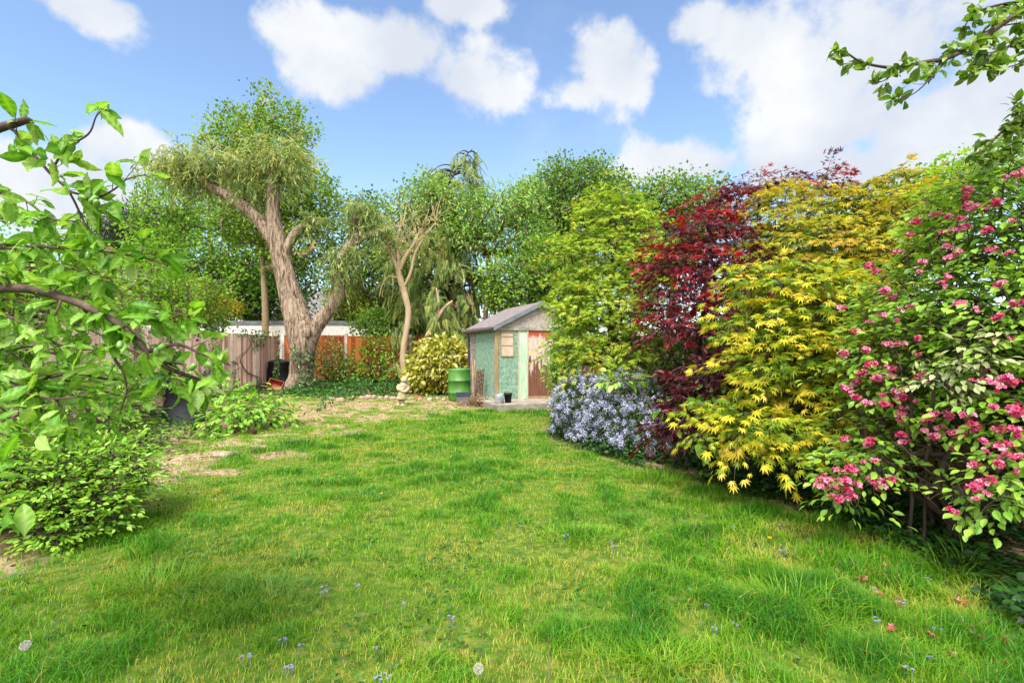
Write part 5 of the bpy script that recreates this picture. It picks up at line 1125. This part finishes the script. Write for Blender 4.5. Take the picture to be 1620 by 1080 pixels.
# apple tree overhanging from the neighbour's side
apple = thing('apple_tree', 'apple tree branches with small leaves overhanging against the sky', 'tree', (5.6, 3.0, 0))
AP = [dict(p=[np.array([5.6, 3.0, -.05]), np.array([5.5, 3.0, 1.4]), np.array([5.0, 3.0, 2.6]), np.array([4.2, 3.0, 3.2]), (1680, -10, 3.0)], r=(.12, .022), skip=.9),
      dict(p=[(1680, -10, 3.0), (1620, 15, 3.0), (1580, 42, 3.0), (1545, 65, 2.95), (1505, 90, 2.9), (1455, 100, 2.9), (1420, 107, 2.9), (1390, 105, 2.88), (1360, 97, 2.88), (1338, 83, 2.88), (1320, 76, 2.88)], r=(.018, .003), skip=.15, gap=.085),
      dict(p=[(1495, 94, 2.9), (1474, 122, 2.88), (1446, 148, 2.86), (1412, 162, 2.86)], r=(.005, .002), gap=.09),
      dict(p=[(1424, 108, 2.9), (1398, 128, 2.9), (1372, 132, 2.9)], r=(.004, .0015), gap=.08),
      dict(p=[(1680, -10, 3.0), (1630, 0, 3.05), (1580, 8, 3.05), (1540, 22, 3.0), (1525, 45, 3.0)], r=(.010, .003)),
      dict(p=[(1690, 50, 3.0), (1630, 62, 2.95), (1585, 80, 2.95), (1550, 108, 2.92), (1530, 122, 2.92)], r=(.009, .002)),
      dict(p=[(1590, 75, 2.95), (1560, 85, 2.9), (1520, 80, 2.9), (1500, 70, 2.9)], r=(.004, .002)),
      dict(p=[(1690, 80, 3.0), (1640, 95, 2.95), (1600, 105, 2.92), (1570, 115, 2.9)], r=(.006, .002)),
      dict(p=[(1690, 20, 3.2), (1620, 35, 3.2), (1560, 50, 3.2), (1540, 90, 3.2)], r=(.006, .002)),
      dict(p=[np.array([4.2, 3.0, 3.0]), (1690, 180, 3.4), (1630, 185, 3.4), (1590, 205, 3.4), (1560, 235, 3.4), (1540, 250, 3.4)], r=(.02, .003), gap=.055),
      dict(p=[(1630, 185, 3.4), (1610, 220, 3.4), (1590, 250, 3.4), (1560, 262, 3.4)], r=(.007, .002), gap=.05),
      dict(p=[(1660, 190, 3.4), (1615, 175, 3.4), (1600, 160, 3.4)], r=(.006, .002))]
leafy_branches(apple, AP, BARK_DARK, LF_APPLE, T_OVAL, .068, (6, 10), .055, spur=.05, droop=.15)

# ------------------------------------------------------------------ left border shrubs
plant('mounded_shrub', 'dense low mound of small bright green leaves at the lawn edge', 'shrub', (-3.75, 4.3, 0), [E(60, 760, 4.0, 100, 60), E(150, 740, 4.3, 90, 56), E(30, 720, 4.2, 90, 50), E(190, 760, 4.2, 46, 46), E(90, 820, 3.8, 60, 40), E(-60, 760, 4.2, 100, 80), E(150, 800, 4.0, 60, 40)], 880, .075, LF_SHRUB, BARK_DARK, T_LEAF, .048, 14, 'spray', .1, stems=9, rtip=.003, L=.2, step=.15, shell=.7, parts=('stem', 'foliage'), kw=dict(droop=.15, width=.35, base=.68, tipgain=.5, lift=.25, leafdrop=.15))
plant('low_shrub', 'dark leafy shrub between the mound and the black compost bin', 'shrub', (-5.2, 7.2, 0), [E(170, 655, 7.2, 62, 36), E(232, 697, 7.0, 40, 20), E(140, 670, 6.6, 60, 40)], 210, .14, LF_MID, BARK_DARK, T_LEAF, .085, 9, 'spray', .1, stems=6, rtip=.003, L=.3, step=.2, parts=('stem', 'foliage'), kw=dict(droop=.3, base=.3))
plant('low_shrub', 'light green shrub growing up the weathered fence behind the bin', 'shrub', (-6.6, 9.0, 0), [E(215, 605, 9.6, 50, 30), E(275, 600, 10.2, 36, 18), E(180, 600, 8.4, 50, 40)], 150, .18, LF_SHRUB, BARK_DARK, T_LEAF, .09, 10, 'spray', .1, stems=5, rtip=.003, L=.32, step=.2, parts=('stem', 'foliage'), kw=dict(droop=.3, base=.6))
plant('spreading_bush', 'low spreading bush of bright leaves and grey twigs by bare soil', 'shrub', (-4.7, 8.9, 0), [E(360, 665, 8.6, 44, 26), E(395, 645, 9.0, 44, 26), E(335, 695, 8.2, 26, 16), E(370, 625, 9.2, 30, 22), E(440, 640, 9.4, 26, 22), E(465, 660, 9.4, 16, 12), E(385, 675, 8.7, 20, 18)], 150, .17, LF_SHRUB, BARK, T_OVAL, .11, 9, 'spray', .1, stems=6, rtip=.004, L=.32, step=.2, parts=('stem', 'foliage'), kw=dict(droop=.3, base=.65, lift=.15))
plant('feathery_weed', 'pale green feathery weed at the edge of the mounded shrub', 'weed', (-3.75, 5.2, 0), [E(215, 770, 4.9, 30, 12), E(190, 745, 5.1, 26, 14)], 40, .09, LF_LIGHT, BARK_DARK, T_LONG, .06, 12, 'spray', .1, stems=3, rtip=.002, L=.24, step=.15, parts=('stem', 'foliage'), kw=dict(droop=.35, width=.3, base=.7))

# ------------------------------------------------------------------ grass and ground cover
def blades(m, x, y, h, w, lean, bend, rnd, z0=None):
    n = len(x); a = rng.uniform(0, 2 * np.pi, n); d = np.stack([np.cos(a), np.sin(a), 0 * a], -1); ph = a + np.pi / 2 + rng.normal(size=n) * .5
    s = np.stack([np.cos(ph), np.sin(ph), 0 * a], -1) * (w / 2)[:, None]
    b = np.stack([x, y, gz(x, y) - .004 if z0 is None else z0], -1); hh = h[:, None]
    p1 = b + UP * hh * .55 + d * (lean * h * .5)[:, None]; p2 = b + UP * hh * (1 - .35 * bend)[:, None] + d * (lean * h + bend * h * .8)[:, None]
    V = np.stack([b - s, b + s, p1 + s * .8, p1 - s * .8, p2], 1).reshape(-1, 3); o = (np.arange(n) * 5)[:, None]
    m.add(V, [np.array([[0, 1, 2, 3]]) + o, np.array([[3, 2, 4]]) + o], np.repeat(rnd, 5))
def long_blades(m, x, y, h, w, outd, rnd, segs=4):
    n = len(x); s = np.stack([-outd[:, 1], outd[:, 0], 0 * x], -1); b = np.stack([x, y, gz(x, y) - .005], -1); rows = []
    drop = rng.uniform(.25, .95, n)
    for i in range(segs + 1):
        t = i / segs; p = b + UP * (h * (t - drop * .75 * t ** 2.4))[:, None] + np.stack([outd[:, 0], outd[:, 1], 0 * x], -1) * (h * (.25 * t + .55 * t * t) * (.5 + drop))[:, None]
        ww = (w * (1 - t ** 2) * .5 + .0002)[:, None]; rows += [p - s * ww, p + s * ww]
    V = np.stack(rows, 1).reshape(-1, 3); k = 2 * (segs + 1); o = (np.arange(n) * k)[:, None]
    m.add(V, [np.array([[2 * i, 2 * i + 1, 2 * i + 3, 2 * i + 2]]) + o for i in range(segs)], np.repeat(rnd, k))

def grass():
    m = M()
    for (y0, y1, x0, x1, dens, wmul, hmul) in [(1.2, 3.4, -4.6, 4.2, 7500, 1, 1), (3.4, 5.5, -5.5, 4.2, 5200, 1.25, 1), (5.5, 8.5, -5.5, 4, 3000, 1.7, 1), (8.5, 13.2, -6, 3, 1700, 2.4, 1.05)]:
        n = int((y1 - y0) * (x1 - x0) * dens); x = rng.uniform(x0, x1, n); y = rng.uniform(y0, y1, n)
        sd = lawn_sd(x, y) + (fbm(x * 2, y * 2, 5) - .5) * .6; dr = dry_f(x, y)
        patch = fbm(x * 1.1, y * 1.1, 60, 3); tuft = fbm(x * 4.2, y * 4.2, 71, 2); fine = vnoise(x * 14, y * 14, 9)
        keep = rng.uniform(size=n) < sstep(-.2, .3, sd) * (1 - .25 * sstep(.3, .85, dr)) * (1 - .8 * sstep(.3, .85, dry_f(x, y, BARE))) * (.35 + .65 * sstep(.25, .6, fine * .5 + tuft * .5))
        x, y, patch, tuft, dr, sd = x[keep], y[keep], patch[keep], tuft[keep], dr[keep], sd[keep]; n = len(x)
        rightlong = sstep(.4, 2.2, x - .25 * (y - 3)) * .6
        h = (.028 + .085 * sstep(.42, .78, tuft * .65 + patch * .35 + rightlong * .2) + .03 * rightlong) * rng.uniform(.55, 1.35, n) * (1 - .5 * sstep(.2, .8, dr)) * hmul
        yel = fbm(x * 1.7 + 9, y * 1.7, 33, 3)
        r_ = np.clip(.53 + (tuft - .5) * 1.2 + (patch - .5) * .8 - .75 * sstep(.5, .72, yel) * .5 - .45 * dr + rng.normal(size=n) * .15 + .10 * rightlong, .06, 1)
        r_ = np.where(rng.uniform(size=n) < .025, 0., r_)
        blades(m, x, y, h, rng.uniform(.0024, .0052, n) * wmul, rng.uniform(.1, .7, n), rng.uniform(.1, .9, n) * sstep(.015, .07, h), r_)
    # sparse grass and weeds in the bare soil beds
    n = 170000; x = rng.uniform(-7.5, 3.6, n); y = rng.uniform(2.5, 17, n); sd = lawn_sd(x, y)
    k = (sd < .1) & (rng.uniform(size=n) < sstep(.38, .6, fbm(x * 2.1, y * 2.1, 19) * .6 + vnoise(x * 7, y * 7, 4) * .4) * (.15 + .85 * sstep(-1.6, -.1, sd))) & ~((x > 1) & (y > 9)); x, y = x[k], y[k]; n = len(x)
    blades(m, x, y, rng.uniform(.02, .075, n), rng.uniform(.004, .008, n), rng.uniform(.1, .7, n), rng.uniform(.1, 1, n), np.clip(rng.normal(size=n) * .2 + .4, 0, 1))
    n = 150000; x = rng.uniform(-6.8, .2, n); y = rng.uniform(7, 14.8, n); sd = lawn_sd(x, y)
    f_ = fbm(x * 1.9, y * 2.6, 19) * .6 + vnoise(x * 6, y * 6, 4) * .4
    k = (sd < .25) & (rng.uniform(size=n) < .06 + .94 * sstep(.49, .64, f_)) & ~((x > -.9) & (y > 11.6)); x, y, f_ = x[k], y[k], f_[k]; n = len(x)
    blades(m, x, y, rng.uniform(.02, .06, n), rng.uniform(.006, .012, n), rng.uniform(.3, 1., n), rng.uniform(.1, .8, n), np.clip(.3 + (f_ - .5) * 1.2 + rng.normal(size=n) * .18, 0, 1))
    kind(m.build('grass', GRASS), 'stuff')
grass()

def tufts():
    B = [(400, 950, .36, 480, .17, 'wide dark tuft of long arching grass in the open lawn'), (575, 786, .24, 300, .10, 'small dark grass tuft beside a yellow dandelion flower'), (1515, 915, .15, 190, .30, 'tall upright grass tuft below the pink flowered shrub'), (1050, 1055, .16, 260, .15, 'grass tuft near the upright dry stalk'),
         (240, 935, .30, 520, .17, 'bright tuft of long grass near the dandelion clock and mound'), (1255, 965, .30, 420, .2, 'tall pale grass clump among the fallen petals'), (1040, 760, .3, 380, .2, 'long grass clump under the blue flowered shrub'), (470, 888, .1, 120, .1, 'small round dark tuft next to the wide dark grass tuft'), (180, 845, .26, 280, .16, 'long pale grass leaning out from under the mounded shrub'), (920, 850, .3, 360, .11, 'low grass clump in the middle of the lawn')]
    for px, py, rad, n, h, lab in B:
        c = gp(px, py); m = M(); a = rng.uniform(0, 6.283, n); rr = np.sqrt(rng.uniform(0, 1, n)) * rad; x = np.cos(a) * rr * 1.2; y = np.sin(a) * rr * .8
        o = nrm(np.stack([np.cos(a), np.sin(a)], -1) + rng.normal(size=(n, 2)) * .6)
        long_blades(m, x + c[0], y + c[1], h * rng.uniform(.5, 1.25, n) * (1.1 - .4 * rr / rad), rng.uniform(.003, .0055, n) * (1 + c[1] * .06), o, np.clip((.42 if 'dark' in lab else .75) + rng.normal(size=n) * .2, 0, 1))
        m.v = [v - [c[0], c[1], 0] for v in m.v]
        o = m.build('grass_tuft', GRASS_D if 'dark' in lab else GRASS, None, (c[0], c[1], 0)); tag(o, lab, 'grass tuft', 'tufts of long grass in the lawn')
        if 'dark' not in lab:
            o.data.attributes['rnd'].data.foreach_set('value', np.clip(.45 + rng.normal(size=len(o.data.vertices) // 10).repeat(10) * .12, 0, 1).astype(np.float32))
tufts()

def cover():
    m = M(); n = 42000; x = rng.uniform(.4, 4.0, n); y = rng.uniform(1.6, 10, n); sd = lawn_sd(x, y)
    k = (sd < .25 * fbm(x * 2, y * 2, 7)) & (vnoise(x * 1.7, y * 1.7, 77) > .25); x, y = x[k], y[k]; n = len(x)
    z = gz(x, y) + rng.uniform(.02, .14, n) * (.4 + vnoise(x * 3, y * 3, 78)); P = np.stack([x, y, z], -1)
    leaves(m, T_LEAF, P, rng.normal(size=(n, 3)) * [1, 1, .2], UP + rng.normal(size=(n, 3)) * .4, rng.uniform(.035, .075, n), np.clip(rng.normal(size=n) * .22 + .35, 0, 1), np.full(n, 1.5))
    # clover and small weeds through the lawn, and ivy along the orange fence
    n = 15000; x = rng.uniform(-4.2, 3.3, n); y = rng.uniform(1.6, 8, n); sd = lawn_sd(x, y); k = (sd > -.3) & (vnoise(x * 2.6, y * 2.6, 90) > .62 - .2 * (x > 1.3)); x, y = x[k], y[k]; n = len(x)
    leaves(m, T_LEAF, np.stack([x, y, gz(x, y) + rng.uniform(.008, .05, n)], -1), rng.normal(size=(n, 3)) * [1, 1, .25], UP + rng.normal(size=(n, 3)) * .35, rng.uniform(.014, .036, n), np.clip(rng.normal(size=n) * .2 + .75, 0, 1), np.full(n, 1.6))
    n = 7000; x = rng.uniform(-7.0, -.9, n); y = rng.uniform(14.7, 18.7, n); z = rng.uniform(.02, .3, n) * (.3 + vnoise(x * 2, y * 2, 14)) * sstep(14.6, 16.5, y)
    leaves(m, T_LEAF, np.stack([x, y, z], -1), rng.normal(size=(n, 3)), UP + rng.normal(size=(n, 3)) * .5, rng.uniform(.06, .12, n), np.clip(rng.normal(size=n) * .25 + .6, 0, 1), np.full(n, 1.4))
    n = 5000; x = rng.uniform(-8.0, -4.2, n); y = rng.uniform(4, 16, n); k = (lawn_sd(x, y) < -.3) & (vnoise(x * 1.3, y * 1.3, 15) > .45) & (x > -6.9 - .148 * (y - 7.4)); x, y = x[k], y[k]; n = len(x)
    leaves(m, T_LEAF, np.stack([x, y, rng.uniform(.02, .2, n)], -1), rng.normal(size=(n, 3)), UP + rng.normal(size=(n, 3)) * .5, rng.uniform(.05, .1, n), np.clip(rng.normal(size=n) * .25 + .7, 0, 1), np.full(n, 1.3))
    kind(m.build('ground_cover', LF_COVER), 'stuff')
    d = M(); n = 11000; x = rng.uniform(-7, 3.3, n); y = rng.uniform(2.4, 15, n); sd = lawn_sd(x, y); k = (sd < .15) | (dry_f(x, y, BARE) > .4); x, y = x[k], y[k]; n = len(x)
    leaves(d, T_LEAF, np.stack([x, y, gz(x, y) + rng.uniform(.006, .03, n)], -1), rng.normal(size=(n, 3)) * [1, 1, .2], UP + rng.normal(size=(n, 3)) * .6, rng.uniform(.02, .045, n), rng.uniform(0, 1, n)); kind(d.build('leaf_litter', LF_DRY), 'stuff')
cover()

# ------------------------------------------------------------------ dandelions, violets, fallen blossom, stalk
def dandelions():
    for px, py, lab in [(757, 1057, 'white dandelion clock in the middle of the near lawn'), (40, 1020, 'white dandelion clock in long grass near the mounded shrub')]:
        h = .14; c = gp(px, py, h); r = thing('dandelion_clock', lab, 'dandelion', (c[0], c[1], 0)); m = M(); tube(m, [[.02, .01, 0], [.01, 0, .08], [0, 0, h]], [.0022, .002, .0018], 6, 4); m.build('stem', GRASS, r, smooth=True)
        m = M(); n = 130; d = nrm(rng.normal(size=(n, 3))); e = d * .017 + [0, 0, h]; edges_tubes(m, np.repeat([[0, 0, h]], n, 0), e, np.full(n, .0002), np.full(n, .0002), 3)
        for j in range(7):
            q = nrm(d + rng.normal(size=(n, 3)) * .55); leaves(m, T_NARROW, e, q, rng.normal(size=(n, 3)), np.full(n, .007), rng.uniform(0, 1, n))
        blob(m, (0, 0, h), (.004, .004, .004), 1, .1, 0, 0); m.build('seed_head', FL_CLOCK, r)
    for px, py, lab in [(603, 781, 'yellow dandelion flower beside the small dark tuft'), (809, 762, 'yellow dandelion flower in the open lawn before the shed'), (1218, 851, 'yellow flower at the shaded lawn edge below the yellow maple')]:
        c = gp(px, py, .05); m = M(); n = 40; a = rng.uniform(0, 6.28, n); leaves(m, T_LONG, np.zeros((n, 3)) + [0, 0, .05], np.stack([np.cos(a), np.sin(a), rng.uniform(.1, .9, n)], -1), np.repeat([UP], n, 0), rng.uniform(.014, .022, n), rng.uniform(0, 1, n))
        r = thing('dandelion_flower', lab, 'dandelion', (c[0], c[1], 0)); m.build('petals', FL_YELLOW, r); m = M(); tube(m, [[.01, 0, -.01], [0, 0, .05]], [.002, .002], 5, 1); m.build('stem', GRASS, r)
    v = M(); n = 5
    for k in range(3):
        p = rng.normal(size=3) * [.014, .014, .006] + [0, 0, .05]; a = np.arange(5) * 1.257; leaves(v, T_OVAL, np.repeat([p], 5, 0), np.stack([np.cos(a), np.sin(a), .2 + 0 * a], -1), np.repeat([UP], 5, 0), np.full(5, .011), np.full(5, rng.uniform())); tube(v, [[p[0], p[1], 0], p], [.0008, .0008], 4, 1)
    vo = None
    for px, py in [(595, 1012), (612, 1066), (600, 1068), (640, 948), (715, 973), (450, 1005), (475, 1010), (455, 1048), (460, 1050), (393, 1033), (565, 925), (510, 925), (515, 935), (825, 828), (967, 854), (970, 862), (893, 846), (1132, 992), (1120, 952), (1150, 930), (1212, 945), (1255, 930), (1240, 928), (1160, 835), (1185, 795), (1165, 793), (1235, 830), (1235, 872), (1290, 848), (1455, 1032), (1473, 1040), (1436, 1060), (1330, 888), (1386, 985), (1452, 921), (1470, 916), (1385, 930), (1425, 955), (1480, 998), (1165, 988)]:
        c = gp(px, py, .05)
        if vo is None: vo = v.build('violet_flower', FL_VIOLET); o = vo
        else: o = link('violet_flower', vo.data)
        o.location = (c[0], c[1], gz(c[0], c[1])); o.rotation_euler.z = rng.uniform(0, 6); s = rng.uniform(.6, 1.0); o.scale = (s, s, s); tag(o, 'tiny pale violet flower in the grass', 'flower', 'tiny violet flowers in the lawn')
    b = M(); leaves(b, T_TRUMPET, np.zeros((2, 3)) + [[0, 0, .025], [.02, .01, .02]], rng.normal(size=(2, 3)), rng.normal(size=(2, 3)), np.array([.03, .024]), np.array([.2, .8])); bo = None
    for px, py in [(1294, 868), (1325, 900), (1340, 876), (1330, 862), (1352, 890), (1330, 928), (1375, 907), (1382, 900), (1360, 915), (1345, 975), (1385, 937), (1392, 938), (1425, 945), (1428, 940), (1422, 955), (1352, 965), (1410, 998), (1470, 1002), (1480, 1008), (1520, 988), (1535, 998), (1548, 982), (1545, 992), (1545, 1006), (1590, 1012), (1583, 995), (1588, 1045), (1265, 920), (1300, 875), (1355, 870), (1240, 810), (1525, 952), (1405, 895), (1448, 905), (1500, 1030), (1313, 870)]:
        c = gp(px, py, .03)
        if bo is None: bo = b.build('fallen_blossom', FL_FALLEN); o = bo
        else: o = link('fallen_blossom', bo.data)
        o.location = (c[0], c[1], gz(c[0], c[1])); o.rotation_euler.z = rng.uniform(0, 6); s = rng.uniform(.8, 1.4); o.scale = (s, s, s); tag(o, 'wilted pink blossom fallen onto the shaded grass', 'blossom', 'fallen pink blossoms on the lawn')
    c = gp(868, 1075, .0); m = M(); tube(m, [[0, 0, -.01], [.004, .01, .07], [-.004, .0, .15], [0, -.01, .2]], [.003, .0028, .0024, .0015], 6, 4); o = m.build('dry_stalk', TWIG, None, (c[0], c[1], 0), True); tag(o, 'thin dry stalk standing upright in the near lawn', 'stalk')
dandelions()
